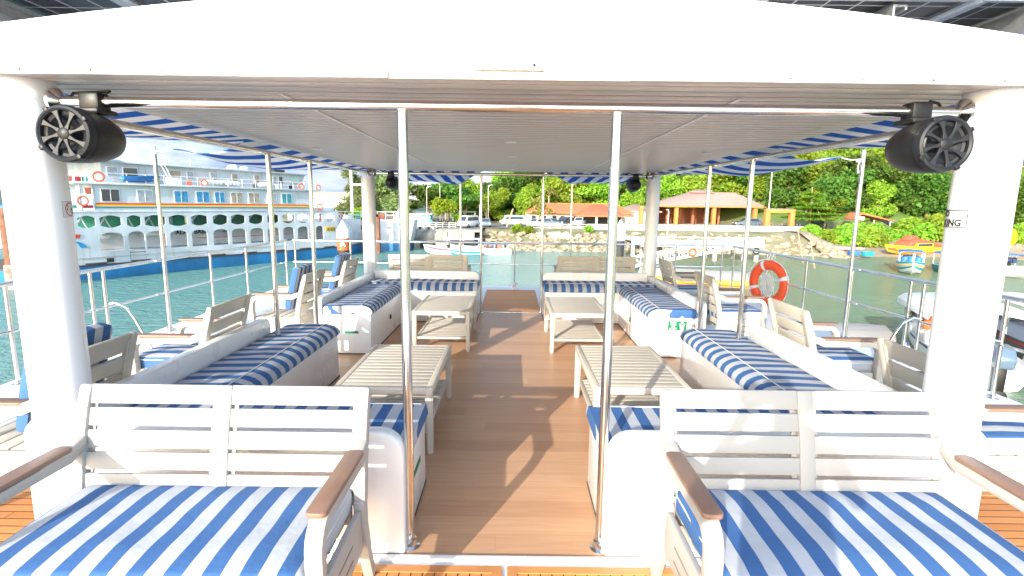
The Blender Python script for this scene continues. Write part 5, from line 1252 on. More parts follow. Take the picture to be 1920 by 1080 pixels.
MB().prism([(-3.6, -2.6), (.8, -2.8), (1.85, -1.3), (2.75, .6), (1.75, .95), (-3.6, 1.0)], -.2, .62, 2, .03).build('deck', planks('dock_boards', 1, .22, 3, (.40, .36, .31), (.55, .50, .44), (.2, .18, .15), .012, .8), dq)

# ------------------------------------------------------------------ boats
def hull(b, L_, B, H, rake=.18, keel=.0, t_end=.86):
    n = 16; rings = []
    for i in range(n + 1):
        u = i / n; bw = B / 2 * (t_end + (1 - t_end) * min(1, u * 3)) * (1 - max(0, (u - .35) / .65) ** 2.4); bw = max(bw, .015)
        sh_ = H * (1 + .42 * u * u); kz = keel + H * .62 * max(0, (u - .55) / .45) ** 2; y = -L_ / 2 + L_ * u
        row = []
        for (f, z) in ((1, sh_), (.94, kz + (sh_ - kz) * .55), (.72, kz + (sh_ - kz) * .2), (0, kz)):
            row.append((f * bw, y + rake * L_ * u ** 3 * (z - kz) / H * .35, z))
        full = row + [(-p[0], p[1], p[2]) for p in row[:-1]][::-1]
        rings.append([b.bm.verts.new(p) for p in full])
    for A, C_ in zip(rings, rings[1:]):
        for k in range(6): b.bm.faces.new((A[k], A[k + 1], C_[k + 1], C_[k]))
    b.bm.faces.new(rings[0]); b.bm.faces.new(rings[-1][::-1])
    # deck a little below the gunwale
    for A, C_ in zip(rings, rings[1:]):
        p = [Vector(A[0].co), Vector(A[6].co), Vector(C_[6].co), Vector(C_[0].co)]
        for q in p: q.z -= H * .16
        b.bm.faces.new([b.bm.verts.new(q) for q in p])
    return b
def stripe_band(L_, B, H, z0, z1, off=.02, rake=.18, t_end=.86):
    b = MB(); n = 20
    for s in (-1, 1):
        prev = None
        for i in range(n + 1):
            u = i / n * .985; bw = B / 2 * (t_end + (1 - t_end) * min(1, u * 3)) * (1 - max(0, (u - .35) / .65) ** 2.4); sh_ = H * (1 + .42 * u * u); kz = H * .62 * max(0, (u - .55) / .45) ** 2
            cur = []
            for f in (z0, z1):
                z = kz + (sh_ - kz) * f; wf = .94 + .06 * (f - .55) / .45 if f > .55 else .72 + .22 * (f - .2) / .35
                cur.append((s * (bw * wf + off), -L_ / 2 + L_ * u + rake * L_ * u ** 3 * (z - kz) / H * .35, z))
            if prev: b.quad(prev[0], cur[0], cur[1], prev[1])
            prev = cur
    return b
def boat(name, label, cat, loc, rz, L_, B, H, m, stripes_=(), group=None):
    t = thing(name, label, cat, loc, rz, group); hull(MB(), L_, B, H).build('hull', m, t, 30)
    for k, (z0, z1, mm) in enumerate(stripes_): stripe_band(L_, B, H, z0, z1, .014 + .004 * k).build('stripe', mm, t, None)
    return t
def canopy(t, y0, y1, w_, z0, z1, m, posts=True, dip=.0):
    pts = []
    prof_ = [(-w_ / 2, z1 - .14), (-w_ * .4, z1 - .04), (0, z1), (w_ * .4, z1 - .04), (w_ / 2, z1 - .14)]
    prof_ = prof_ + [(x, z - .04) for x, z in prof_[::-1]]
    MB().prism(prof_, y0, y1, 1).build('canopy', m, t)
    if posts:
        for y in (y0 + .15, (y0 + y1) / 2, y1 - .15):
            for s in (-1, 1): MB().tube([(s * w_ * .46, y, z0), (s * w_ * .47, y, z1 - .12)], .03, 6).build('canopy_post', PAINT, t)
BW = mat('boat_white', (.74, .75, .74), .35, var=.1, vscale=1.5); BR = mat('boat_red', (.45, .03, .04), .4); BB = mat('boat_blue', (.03, .17, .45), .5, var=.15, vscale=2); BT = mat('boat_teal', (.02, .30, .36), .45, var=.12); BY = mat('boat_yellow', (.85, .50, .02), .5, var=.1); BRD = mat('boat_orange_red', (.62, .10, .05), .5, var=.15); NAVY = mat('boat_navy', (.02, .04, .16), .4)
VEST = mat('orange_vest', (.8, .11, .02), .7)
G2 = 'boats moored below the jetty'
t = boat('speedboat', 'white speedboat with red and blue side stripes below the jetty', 'speedboat', (-7.7, 60, ZW - .25), PI / 2 - .15, 4.6, 1.6, .95, BW, ((.80, .90, BR), (.70, .79, NAVY)), G2)
MB().prism([(-.6, .8), (.6, 1.0), (.1, 1.35), (-.5, 1.35)], -.6, .6, 0, .05).build('windscreen', GLASS, t); canopy(t, -2.0, .2, 1.4, .8, 1.75, BW)
t = boat('fishing_boat', 'small teal and white wooden boat beside the red striped speedboat', 'boat', (-5.2, 58, ZW - .2), PI / 2 + .5, 3.4, 1.2, .8, BT, ((.86, .99, BW), (.45, .6, BW)), G2)
MB().box((0, -.3, .62), (.95, .25, .05)).build('thwart', PALEBARK, t)
t = boat('passenger_boat', 'white open passenger boat with a blue canopy and orange life vests', 'boat', (-2.7, 60.4, ZW - .25), PI / 2 + .12, 5.0, 1.5, .85, BW, ((.86, .99, BW),), G2); canopy(t, -2.3, 1.2, 1.5, .7, 1.62, BB)
for k in range(6): MB().box((.45 * (-1) ** k, -1.9 + .5 * k, 1.18), (.3, .16, .42), .05).build('life_vest', VEST if k % 3 else NAVY, t)
t = boat('passenger_boat', 'white boat with a pale blue roof tied behind the red striped speedboat', 'boat', (-6.3, 64, ZW - .2), PI / 2, 5.6, 1.7, .9, BW, (), G2); canopy(t, -2.4, 1.6, 1.7, .8, 1.85, mat('pale_blue_roof', (.35, .48, .62), .5))
MB().box((0, -.2, 1.2), (1.4, 3.2, .5), .1).build('cabin_window', GLASS, t)
# beach side
t = boat('lifeboat', 'red and yellow enclosed lifeboat lying on the beach', 'lifeboat', (50.0, 66, -3.95), PI / 2 + .38, 9.8, 2.6, 1.0, BY, ((.25, .62, BRD),))
MB().prism([(-4.3, .92), (2.6, 1.0), (2.0, 1.7), (1.2, 2.05), (-.4, 2.0), (-2.4, 1.65), (-4.0, 1.25)], -1.0, 1.0, 0, .2, 4).build('canopy', BRD, t)
for s in (-1, 1): MB().prism([(-2.2, 1.05), (1.4, 1.05), (1.25, 1.55), (-2.0, 1.5)], s * .99, s * 1.025, 0, .02).build('side_panel', BY, t)
for s in (-1, 1): MB().prism([(-1.9, 1.16), (.9, 1.16), (.8, 1.48), (-1.8, 1.45)], s * 1.02, s * 1.04, 0, .01).build('side_window', GLASS, t)
MB().prism([(.9, 1.9), (1.8, 1.85), (1.45, 2.4), (.5, 2.45), (-.3, 1.98)], -.55, .55, 0, .14, 3).build('wheelhouse', BRD, t)
for s in (-1, 1): MB().lathe([(.16, .0), (.16, .04), (.21, .04), (.21, 0)], 16, T(s * .53, .85, 2.2) @ RY(PI / 2)).build('porthole', BW, t)
t = boat('fishing_boat', 'fishing boat with blue canopy and white bow striped teal and yellow', 'boat', (36.3, 48, ZW - .2), PI - .6, 7.0, 2.2, 1.05, BW, ((.84, .98, BT), (.62, .72, BY), (.40, .56, BT)))
canopy(t, -2.6, .9, 1.9, .9, 2.15, BB); MB().box((0, -.8, 1.35), (1.2, 1.6, .6), .1).build('wheelhouse', BB, t); MB().box((0, 3.2, 1.5), (.16, .3, 1.2), .04).build('stem_post', BW, t)
for k in range(3): MB().lathe([(0, .0), (.3, .02), (.3, .7), (0, .72)], 14, T(-.5 + .5 * k, .5, .9)).build('drum', BB, t)
t = boat('fishing_boat', 'teal boat with a blue canopy half hidden by the front column', 'boat', (39.4, 46.8, ZW - .2), PI - .3, 5.4, 1.8, .95, BT, ((.86, .99, BW),)); canopy(t, -2.4, 1.2, 1.8, .9, 2.1, BB)
MB().box((0, .4, 1.2), (.7, .5, .4), .06).build('console', BW, t)
t = boat('speedboat', 'white open boat with blue canopy at the far beach side edge', 'boat', (43.4, 46, ZW - .2), PI - .15, 5.6, 2.0, 1.0, BW, ()); canopy(t, -2.4, 1.0, 2.0, 1.0, 2.15, BB)
for k in range(4): MB().box((-.6 + .4 * k, -.4, 1.55), (.3, .2, .5), .05).build('life_vest', VEST if k > 1 else NAVY, t)
MB().prism([(-1.2, .95), (-.2, .95), (-.3, 1.5), (-.9, 1.6)], -.3, .3, 0, .05).build('console', BLACK, t)
t = thing('yellow_float', 'big round yellow float standing above the beach rocks', 'float', (47.2, 50.5, -.75)); MB().lathe([(0, -.28), (.55, -.2), (.78, -.06), (.8, 0), (.78, .06), (.55, .2), (0, .28)], 28, RX(PI / 2 - .2)).build('disc', mat('float_yellow', (.9, .68, .0), .5), t); MB().tube([(0, .1, -.7), (0, .2, -3.2)], .05, 6).build('stand', CONC, t)
t = thing('jet_ski', 'small white jet ski pulled up under the shrubs', 'jet ski', (56.4, 79, -1.75), .0); MB().prism([(-1.4, .1), (1.4, .1), (1.1, .5), (.3, .6), (-1.3, .55)], -.4, .4, 1, .1).build('hull', BW, t); MB().prism([(-.7, .55), (.3, .55), (.1, .95), (-.5, .8)], -.2, .2, 1, .06).build('saddle', BLACK, t)
t = boat('kayak', 'pink kayak lying by the end of the rocks', 'kayak', (40.3, 64, -3.3), PI / 2, 4.2, .8, .35, mat('faded_pink', (.62, .28, .30), .6)); MB().box((.0, -.5, .3), (.35, .5, .12), .03).build('seat', BLACK, t)
for k, (x, m_, lb_) in enumerate(((39.9, BB, 'blue plastic crate beside the pink kayak'), (41.0, BT, 'teal plastic crate in front of the pink kayak'))):
    t = thing('plastic_crate', lb_, 'crate', (x, 61.8 - .8 * k, -3.7)); b = MB(); w_ = .5
    for sx_, sy_, lx, ly in ((-1, 0, .05, .7), (1, 0, .05, .7), (0, -1, 1, .05), (0, 1, 1, .05)): b.box((sx_ * w_, sy_ * .35, .25), (lx, ly, .5), .01)
    b.box((0, 0, .03), (1, .7, .05)); b.build('body', m_, t)
# speedboat close by on the beach side
t = boat('speedboat', 'white canopied speedboat with a grey outboard moored alongside', 'speedboat', (16.66, 19.65, ZW - .15), -.40, 7.6, 2.4, 1.0, BW, ((.84, .93, NAVY),))
MB().prism([(-1.55, 2.30), (-1.3, 2.48), (0, 2.60), (1.3, 2.48), (1.55, 2.30), (1.55, 2.08), (1.5, 2.24), (0, 2.5), (-1.5, 2.24), (-1.55, 2.08)], -3.0, .9, 1, .02).build('canopy', BW, t)
for y in (-2.8, -1.0, .7):
    for s in (-1, 1): MB().tube([(s * 1.15, y, .95), (s * 1.35, y, 2.3)], .03, 8).build('canopy_post', STEEL, t)
for k in range(3): MB().box((-.6, -1.4 + .9 * k, 1.15), (1.1, .42, .5), .08).build('seat', BW, t)
for k in range(5): MB().box((-1.0 + .45 * k, -1.2 + .5 * (k % 3), 1.72), (.34, .2, .55), .07).build('life_vest', VEST, t)
MB().prism([(.9, 1.0), (1.9, 1.1), (1.3, 1.75), (1.0, 1.75)], -1.0, 1.0, 0, .04).build('windscreen', GLASS, t)
ob = MB().prism([(-4.75, 1.05), (-4.05, 1.05), (-3.95, 1.45), (-4.1, 1.75), (-4.6, 1.72), (-4.82, 1.4)], -.24, .24, 0, .09, 3).build('outboard_motor', mat('outboard_grey', (.10, .15, .22), .3, coat=.4), t)
MB().prism([(-4.55, .2), (-4.2, .2), (-4.15, 1.06), (-4.6, 1.06)], -.12, .12, 0, .03).build('leg', BLACK, ob)
MB().lathe([(0, 0), (.05, .02), (.22, .05), (0, .1)], 12, T(0, -4.5, .15) @ RX(PI / 2)).build('propeller', BLACK, ob)
t = boat('speedboat', 'dark grey speedboat moored beyond the white canopied one', 'speedboat', (20.6, 20.5, ZW - .15), -.3, 6.5, 2.2, .95, mat('hull_dark_grey', (.08, .09, .11), .35), ((.8, .88, BR),)); canopy(t, -2, 1.5, 2.0, .9, 2.4, BW)
t = thing('boat_fender', 'cream cylinder fender with a dark blue end hanging beside the dock', 'fender', (13.95, 18.2, ZW + .15)); MB().lathe([(0, 0), (.12, .02), (.17, .12), (.17, .65), (.12, .75), (0, .76)], 16).build('tube', mat('cream_vinyl', (.68, .64, .5), .5), t); MB().lathe([(.13, .74), (.1, .86), (0, .9)], 16).build('end_cap', NAVY, t)
# ================================================================== FERRIES
FW = mat('ferry_white', (.55, .61, .66), .5, var=.10, vscale=.7, dirt=(.42, .46, .48), streak=(.40, .33, .24))
FB = mat('ferry_blue', (.005, .155, .37), .5, var=.4, vscale=.6, dirt=(.01, .10, .22), streak=(.02, .08, .10))
RUSTD = mat('rusty_edge', (.10, .075, .06), .85, var=.4, vscale=3)
FRING = mat('faded_orange_red', (.72, .17, .10), .55)
INT = mat('interior_green', (.08, .42, .28), .7, var=.2, vscale=.8)
INTG = mat('interior_grey', (.62, .65, .67), .7, var=.3, vscale=.5)
CURT = [mat('blue_curtain', (.05, .27, .50), .7, var=.35, vscale=5), mat('grey_curtain', (.36, .40, .44), .7, var=.3, vscale=5), mat('beige_curtain', (.40, .33, .26), .7, var=.4, vscale=5), mat('teal_curtain', (.05, .30, .34), .7, var=.3, vscale=5)]
fy = thing('car_ferry', 'big white car ferry with a blue hull and a red yellow blue stripe', 'ferry', (-30.41, 36.53, ZW), math.atan2(22.07, 13.75))
Z = lambda z: z - ZW                     # heights above the water
DEP = 9.0
MB().prism([(-3.5, .6), (-1.5, 0), (22.8, 0), (28.5, 2.4), (29.5, 4.5), (28.5, 6.6), (22.8, DEP), (-1.5, DEP), (-3.5, 8.2)], -.6, Z(-3.02), 2, .03).build('hull', FB, fy)
MB().prism([(-3.55, .55), (-1.5, -.07), (22.8, -.07), (28.6, 2.38), (28.6, 6.7), (22.8, DEP + .07), (-1.5, DEP + .07), (-3.55, 8.3)], Z(-3.02), Z(-2.92), 2, .02).build('rubbing_strake', RUSTD, fy)
b = MB()
for k in range(9): b.box((1.2 + 2.9 * k, -.05, Z(-2.86)), (1.3, .12, .10), .02)
b.build('fender_rail', RUSTD, fy)
LOW = [(1.6, 3.1), (4.6, 6.0), (6.3, 7.6), (7.95, 9.2), (9.7, 11.0), (11.3, 12.6), (13.0, 14.3), (14.7, 15.9), (16.3, 17.5), (17.9, 19.1), (20.0, 20.9)]
OV = [(.4, 1.45), (1.7, 3.05), (3.4, 4.35), (4.6, 6.05), (6.3, 7.7), (8.0, 9.3), (9.75, 11.0), (11.3, 12.6), (12.95, 14.3), (14.75, 15.9), (16.3, 17.6), (17.95, 19.25), (19.9, 20.9), (21.15, 22.35)]
def arch_open(x0, x1, z0, z1, r=.32): return [(x0, z0), (x1, z0), (x1, z1 - r)] + [(x1 - (x1 - x0) * (.5 - .5 * math.cos(a * PI / 10)), z1 - r + r * math.sin(a * PI / 10)) for a in range(1, 10)] + [(x0, z1 - r)]
def oval_open(x0, x1, z0, z1):
    e_ = .17; n = 10; P = []
    for k in range(n + 1): q = k / n; P.append((x0 + (x1 - x0) * q, z1 - e_ + e_ * math.sin(PI * q)))
    for k in range(n + 1): q = k / n; P.append((x1 - (x1 - x0) * q, z0 + e_ - e_ * math.sin(PI * q)))
    return P
holes = [arch_open(a, b_, Z(-2.05), Z(-.70)) for a, b_ in LOW] + [arch_open(3.4, 4.5, Z(-2.9), Z(-.66))] + [oval_open(a, b_, Z(-.36), Z(.53)) for a, b_ in OV]
outer = [(-.2, Z(-2.92)), (22.75, Z(-2.92)), (22.75, Z(.76)), (-.2, Z(.80))]
link('side_wall', panel(outer, holes, .10, T(0, .05, 0)), FW, fy)
MB().prism([(22.75, Z(-2.92)), (28.2, Z(-2.92)), (28.9, Z(-1.9)), (24.2, Z(-1.0)), (22.75, Z(.2))], 0, .1, 1).xf(T(22.75, 0, 0) @ RZ(.40) @ T(-22.75, 0, 0)).build('bow_bulwark', FW, fy)
MB().box((8.2, -.03, Z(-2.45)), (16, .05, .03)).build('weld_seam', mat('seam_rust', (.42, .36, .28), .8), fy)
# decks and what shows through the openings
MB().box((11, 4.4, Z(-2.15)), (23.5, 8.5, .12)).build('car_deck', INTG, fy); MB().box((11, 4.4, Z(-.52)), (23.5, 8.5, .12)).build('passenger_deck', INTG, fy)
MB().box((11, 1.9, Z(-1.3)), (23, .1, 1.5)).build('inner_wall', INTG, fy)
MB().box((4.3, 2.2, Z(.1)), (8.5, .1, 1.1)).build('inner_wall', INT, fy); MB().box((13.2, 2.2, Z(.1)), (8.4, .1, 1.1)).build('inner_wall', mat('interior_dark_green', (.10, .26, .19), .7), fy)
MB().box((11, 4.4, Z(.72)), (23.2, 8.8, .1)).build('deck_ceiling', FW, fy)
rnd = random.Random(21)
for (a, b_) in OV[4:12]:
    x = (a + b_) / 2; b = MB(); b.tube([(x - .5, 1.2, Z(-.45)), (x + rnd.choice((-.1, .5)), 1.0, Z(.7))], .09, 8); b.tube([(x + .25, 1.8, Z(-.45)), (x + .25, 1.8, Z(.7))], .16, 8); b.build('awning_strut', FW, fy)
for (a, b_) in OV[:4]:
    x = (a + b_) / 2; b = MB(); b.tube([(x - .5, 1.0, Z(-.45)), (x + .2, 1.0, Z(.6))], .05, 6); b.tube([(x + .5, 1.4, Z(-.45)), (x + .1, 1.4, Z(.5))], .05, 6); b.build('awning_strut', FW, fy)
for x in (5.95, 20.85): MB().box((x, .35, Z(.1)), (.12, .12, 1.1)).build('red_post', FRING, fy)
MB().box((6.0, .35, Z(-1.4)), (.10, .1, 1.5)).build('red_post', FRING, fy)
for s_, x, y, sz in (('ALA', 7.75, 3.5, .50), ('BABE-1', 9.55, 3.5, .50)):
    me = text_mesh(s_, sz, .01, .012); me.transform(T(x + .3, 1.83, Z(-.98)) @ RX(PI / 2)); link('lettering', me, mat('faded_black', (.06, .06, .07), .7), fy)
MB().box((14, 1.83, Z(-1.5)), (9.5, .03, .05)).build('orange_line', ORANGE, fy)
MB().box((12.0, 1.83, Z(-1.0)), (.9, .03, .1)).build('blue_line', BB, fy)
MB().prism([(4.9, Z(-1.1)), (6.6, Z(-1.1)), (6.4, Z(-.75)), (5.1, Z(-.72))], 1.0, 1.8, 1, .12).build('van_roof', WHITE, fy)
MB().lathe([(0, 0), (.5, .05), (.55, .3), (.3, .5), (0, .52)], 20, T(2.3, 1.6, Z(-1.25))).build('white_cover', PAINT, fy)
MB().box((3.95, .06, Z(-2.55)), (1.05, .06, .6)).build('door_gate', FW, fy)
MB().box((2.1, -.02, Z(-2.7)), (.45, .04, .3), .03).build('fairlead', DARKW, fy)
# upper cabin block
MB().box((10.6, 4.5, Z(1.77)), (18.0, 8.8, 1.94)).build('cabin_wall', FW, fy)
for k, (z0, z1, c_) in enumerate(((1.30, 1.42, (.62, .06, .02)), (1.17, 1.30, (.85, .46, .0)), (1.06, 1.17, (.01, .22, .38)))):
    MB().box((10.65, .08, Z((z0 + z1) / 2)), (18.1, .05, z1 - z0)).build('stripe', mat('stripe_%d' % k, c_, .5), fy)
WIN = [(2.0, 3.1, 2), (4.3, 5.3, 1), (6.9, 7.9, 0), (8.6, 9.6, 0), (10.1, 10.9, 0), (11.5, 12.5, 2), (13.1, 14.1, 2), (14.9, 15.8, 1), (16.4, 17.4, 3)]
for i, (a, b_, c_) in enumerate(WIN):
    f = MB().box(((a + b_) / 2, .09, Z(1.97)), (b_ - a + .1, .06, .94), .01).build('window', PAINT, fy)
    MB().box(((a + b_) / 2 - .0, .055, Z(1.97)), (b_ - a - .02, .03, .84)).build('pane', GLASS if i == 0 else CURT[c_], f)
    MB().box(((a + b_) / 2, .035, Z(1.97)), (.04, .02, .84)).build('mullion', PAINT, f)
MB().box((10.4, 4.4, Z(2.80)), (20.2, 9.2, .14), .02).build('upper_deck', FW, fy)
MB().box((.85, .5, Z(.86)), (1.9, .9, .10)).build('stern_platform', FW, fy)
for x in (.05, .75, 1.5): MB().tube([(x, .1, Z(.8)), (x, .1, Z(2.75))], .06, 8).build('stern_post', FW, fy)
MB().box((.9, 2.2, Z(1.7)), (1.6, .1, 1.7)).build('stern_wall', FW, fy)
torus(.3, .07, 24, 8).xf(T(.85, .02, Z(1.55))).build('lifebuoy', FRING, fy)
for x, z, w_, h_, m_ in ((1.25, 1.15, .7, .22, BR), (1.35, 2.25, .3, .45, FRING), (.85, 2.3, .35, .5, WHITE), (.4, 1.15, .3, .2, INT)): MB().box((x, .4, Z(z)), (w_, .3, h_), .03).build('stowed_gear', m_, fy)
# deckhouse
MB().box((10.9, 4.6, Z(3.6)), (16.6, 6.6, 1.5)).build('deckhouse', FW, fy)
MB().prism([(2.2, Z(4.36)), (19.9, Z(4.30)), (19.9, Z(4.42)), (2.2, Z(4.52))], .8, 8.4, 1, .02).build('deckhouse_roof', FW, fy)
MB().prism([(-.6, Z(4.46)), (3.6, Z(4.40)), (3.6, Z(4.56)), (-.4, Z(4.66))], .5, 8.6, 1, .02).build('bridge_roof', FW, fy)
for i, (a, b_, c_) in enumerate(((2.95, 3.6, 1), (4.0, 4.95, -1), (7.2, 8.1, 2), (8.6, 9.1, 1), (10.5, 11.1, 1), (12.4, 12.9, 2), (14.5, 15.0, 2), (16.4, 16.7, 1), (17.0, 17.4, -1))):
    f = MB().box(((a + b_) / 2, 1.28, Z(3.72)), (b_ - a + .08, .06, .72), .01).build('window', PAINT, fy)
    MB().box(((a + b_) / 2, 1.245, Z(3.72)), (b_ - a - .02, .03, .64)).build('pane', GLASS if c_ < 0 else CURT[c_], f)
MB().prism([(18.3, Z(3.45)), (19.1, Z(3.45)), (19.45, Z(4.15)), (18.3, Z(4.15))], 1.2, 1.28, 1).build('bridge_window', mat('pale_green_glass', (.35, .52, .50), .1), fy)
MB().prism([(19.2, Z(2.87)), (19.3, Z(2.87)), (19.95, Z(4.3)), (19.2, Z(4.3))], 1.3, 7.9, 1).build('bridge_front', FW, fy)
for z in (.35, .68):
    MB().tube([(-.1, .12, Z(2.87) + z), (20.3, .12, Z(2.87) + z)], .022, 5).build('deck_rail', PAINT, fy)
for k in range(17): MB().tube([(-.1 + 1.27 * k, .12, Z(2.87)), (-.1 + 1.27 * k, .12, Z(2.87) + .68)], .024, 5).build('rail_post', PAINT, fy)
for x0 in (9.75, 11.25, 14.75):
    for k in range(4 if x0 < 14 else 3):
        MB().lathe([(0, -.42), (.16, -.40), (.2, -.3), (.2, .3), (.16, .4), (0, .42)], 16, T(x0 + .34 * k, .55, Z(3.2)) @ RX(PI / 2)).build('life_raft', PAINT, fy)
for x, z, s_ in ((1.9, 3.25, 1.1), (9.25, 3.1, .9), (18.5, 3.15, 1.0), (20.5, 3.1, .9), (20.6, 1.2, 1.0)):
    torus(.29, .075, 24, 8).xf(Matrix.Translation((x, -.0, Z(z))) @ Matrix.Scale(s_, 4)).build('lifebuoy', FRING, fy)
sb = MB(); hull(sb, 2.5, .9, .42, t_end=.8); sb.xf(T(4.75, .35, Z(2.98)) @ RZ(-PI / 2)).build('dinghy', BB, fy)
b = MB()
for x in (6.6, 6.85): b.tube([(x + .25, .2, Z(2.9)), (x - .7, .0, Z(4.75))], .035, 6)
b.tube([(5.2, .0, Z(4.75)), (6.2, .0, Z(4.78))], .05, 6); b.build('davit', PAINT, fy)
MB().box((6.9, .15, Z(3.15)), (1.1, .06, .6), .02).build('gate_panel', PAINT, fy)
for x, m_ in ((.3, FRING), (.8, BR), (1.2, INT), (8.2, FRING), (13.9, RUSTD), (16.1, PAINT), (17.6, BLACK)): MB().box((x, .3, Z(3.08)), (.3, .3, .4), .05).build('deck_box', m_, fy)
MB().lathe([(0, .5), (.18, .46), (.26, .3), (.2, .14), (.08, .1), (.08, 0)], 16, T(3.9, 3, Z(4.5))).build('vent', PAINT, fy)
MB().lathe([(0, .6), (.4, .5), (.5, .3), (.45, 0)], 18, T(15.3, 4, Z(4.4))).build('dome', mat('pale_teal_dome', (.45, .62, .60), .4), fy)
MB().prism([(13.0, Z(4.38)), (13.9, Z(4.38)), (13.7, Z(5.0)), (13.3, Z(4.9))], 2.6, 3.4, 1, .08).build('funnel', PAINT, fy)
MB().box((18.4, 3.5, Z(4.62)), (1.2, .8, .4), .05).build('roof_box', DARKW, fy)
MB().tube([(10.3, 4, Z(4.4)), (10.3, 4, Z(5.3))], .04, 6).build('aerial', PAINT, fy)
MB().prism([(-.0, Z(-1.05)), (.42, Z(-1.02)), (.5, Z(-.78)), (.1, Z(-.74))], -.03, .0, 1).build('red_mark', mat('mark_red', (.6, .05, .03), .5), fy)
MB().prism([(.05, Z(-1.2)), (.35, Z(-1.28)), (.62, Z(-1.45)), (.85, Z(-1.70)), (.42, Z(-1.70)), (.28, Z(-1.45))], -.03, .0, 1).build('blue_mark', mat('mark_blue', (.01, .25, .48), .5), fy)
cb = MB().box((21.75, -.03, Z(-1.05)), (1.2, .04, .42), .01).build('warning_board', mat('warning_yellow', (.8, .5, .0), .5), fy)
b = MB()
for k in range(6): b.prism([(21.2 + .19 * k, Z(-1.22)), (21.29 + .19 * k, Z(-1.22)), (21.38 + .19 * k, Z(-1.05)), (21.29 + .19 * k, Z(-.88)), (21.2 + .19 * k, Z(-.88)), (21.29 + .19 * k, Z(-1.05))], -.06, -.045, 1)
b.build('chevrons', INK, cb)
MB().box((21.2, .3, Z(.95)), (2.6, .1, .32)).build('bow_bulwark', FW, fy)
b = MB(); b.tube([(22.7, .2, Z(.9)), (25.6, 1.2, Z(-1.2))], .05, 5); b.tube([(22.7, .2, Z(.5)), (25.6, 1.2, Z(-1.6))], .05, 5)
for k in range(8): b.tube([Vector((22.7, .2, Z(.9))).lerp(Vector((25.6, 1.2, Z(-1.2))), k / 7), Vector((22.7, .2, Z(.5))).lerp(Vector((25.6, 1.2, Z(-1.6))), k / 7)], .035, 5)
b.build('ladder', PAINT, fy)
# second ferry: only its bow shows
f2 = thing('landing_ferry', 'grey white ferry bow with a dark blue waterline berthed at the jetty', 'ferry', (-20, 63.5, ZW))
MB().prism([(-6, -.8), (7.3, -.8), (8.25, 3.72), (-6, 3.68)], 0, 2.6, 1, .05).build('hull', FW, f2)
MB().prism([(-6.02, -.85), (7.3, -.85), (7.68, .95), (-6.02, .75)], -.06, 2.66, 1, .02).build('waterline', FB, f2)
for z in (.45, .85): MB().tube([(-6, .2, 3.75 + z), (6.8, .2, 3.8 + z)], .04, 5).build('rail', PAINT, f2)
for k in range(14): MB().box((-5.9 + .97 * k, .2, 4.2), (.07, .07, .9)).build('rail_post', PAINT, f2)
MB().prism([(5.2, 3.7), (6.0, 3.7), (7.1, 6.4), (6.8, 6.5)], 2.0, 2.6, 1, .05).build('ramp_arm', PAINT, f2)
for k, (x, m_) in enumerate(((-.8, BR), (.4, PAINT), (1.3, INT), (3.4, INT), (4.3, BR))): MB().box((x, .8, 4.05), (.5, .4, .6), .05).build('deck_box', m_, f2)
for s_, x, z, sz in (('M', 2.1, 2.7, .75), ('ALIM', 1.8, 1.45, .55)):
    me = text_mesh(s_, sz, .01, .01); me.transform(T(x, -.02, z) @ RX(PI / 2)); link('lettering', me, mat('faded_black', (.06, .06, .07), .7), f2)
ms = thing('white_mast', 'tall white mast with crossarm behind the ferry', 'mast', (-26.5, 88, -2)); MB().tube([(0, 0, 0), (0, 0, 10.5)], [.28, .2], 8).build('post', PAINT, ms); MB().box((.8, 0, 6.6), (1.8, .3, .3), .05).build('crossarm', PAINT, ms)
f3 = thing('moored_boat', 'white and blue boat lying beyond the rusty pile', 'boat', (-44, 42, ZW), .3)
MB().prism([(-9, -.5), (8, -.5), (8.6, 1.6), (-9, 1.6)], 0, 6, 1, .05).build('hull', mat('hull_dark_teal', (.01, .10, .13), .5), f3); MB().box((-.5, 3, 2.6), (16, 5, 2.0), .05).build('cabin', FW, f3)
MB().box((-.5, 2.8, 4.9), (17, 6, .5), .2).build('blue_awning', BB, f3)
for k in range(6): MB().box((-7 + 2.6 * k, .6, 4.2), (.12, .12, 1.4)).build('awning_post', PAINT, f3)
# ------------------------------------------------------------------ the photographer, whose shadow falls on the bench
pn = thing('person', 'person in a white shirt standing behind the benches, holding a camera at eye height', 'person', (.10, -.20, -.01))
def skinned(chains, name):
    """joints joined into limbs; a radius at every joint"""
    me = bpy.data.meshes.new(name); vs, es, rs = [], [], []; idx = {}
    for ch in chains:
        prev = None
        for key, co, r in ch:
            if key not in idx: idx[key] = len(vs); vs.append(co); rs.append(r)
            if prev is not None: es.append((prev, idx[key]))
            prev = idx[key]
    me.from_pydata(vs, es, []); o = bpy.data.objects.new(name, me); COL.objects.link(o)
    md = o.modifiers.new('skin', 'SKIN'); md.use_smooth_shade = True
    for i, r in enumerate(rs): sv = me.skin_vertices[0].data[i]; sv.radius = (r, r) if not isinstance(r, tuple) else r; sv.use_root = (i == 0)
    o.modifiers.new('sub', 'SUBSURF').levels = 2
    m2 = bpy.data.meshes.new_from_object(o.evaluated_get(bpy.context.evaluated_depsgraph_get()))
    bpy.data.objects.remove(o); bpy.data.meshes.remove(me); return m2
ch = [[('pel', (0, 0, .94), (.17, .12)), ('wai', (0, 0, 1.08), (.155, .11)), ('che', (0, .0, 1.28), (.18, .125)), ('sho', (0, -.01, 1.42), (.13, .09)), ('nec', (0, 0, 1.50), .055), ('jaw', (0, .025, 1.575), (.062, .075)), ('hea', (0, .01, 1.66), (.076, .092)), ('top', (0, .0, 1.735), (.055, .065))]]
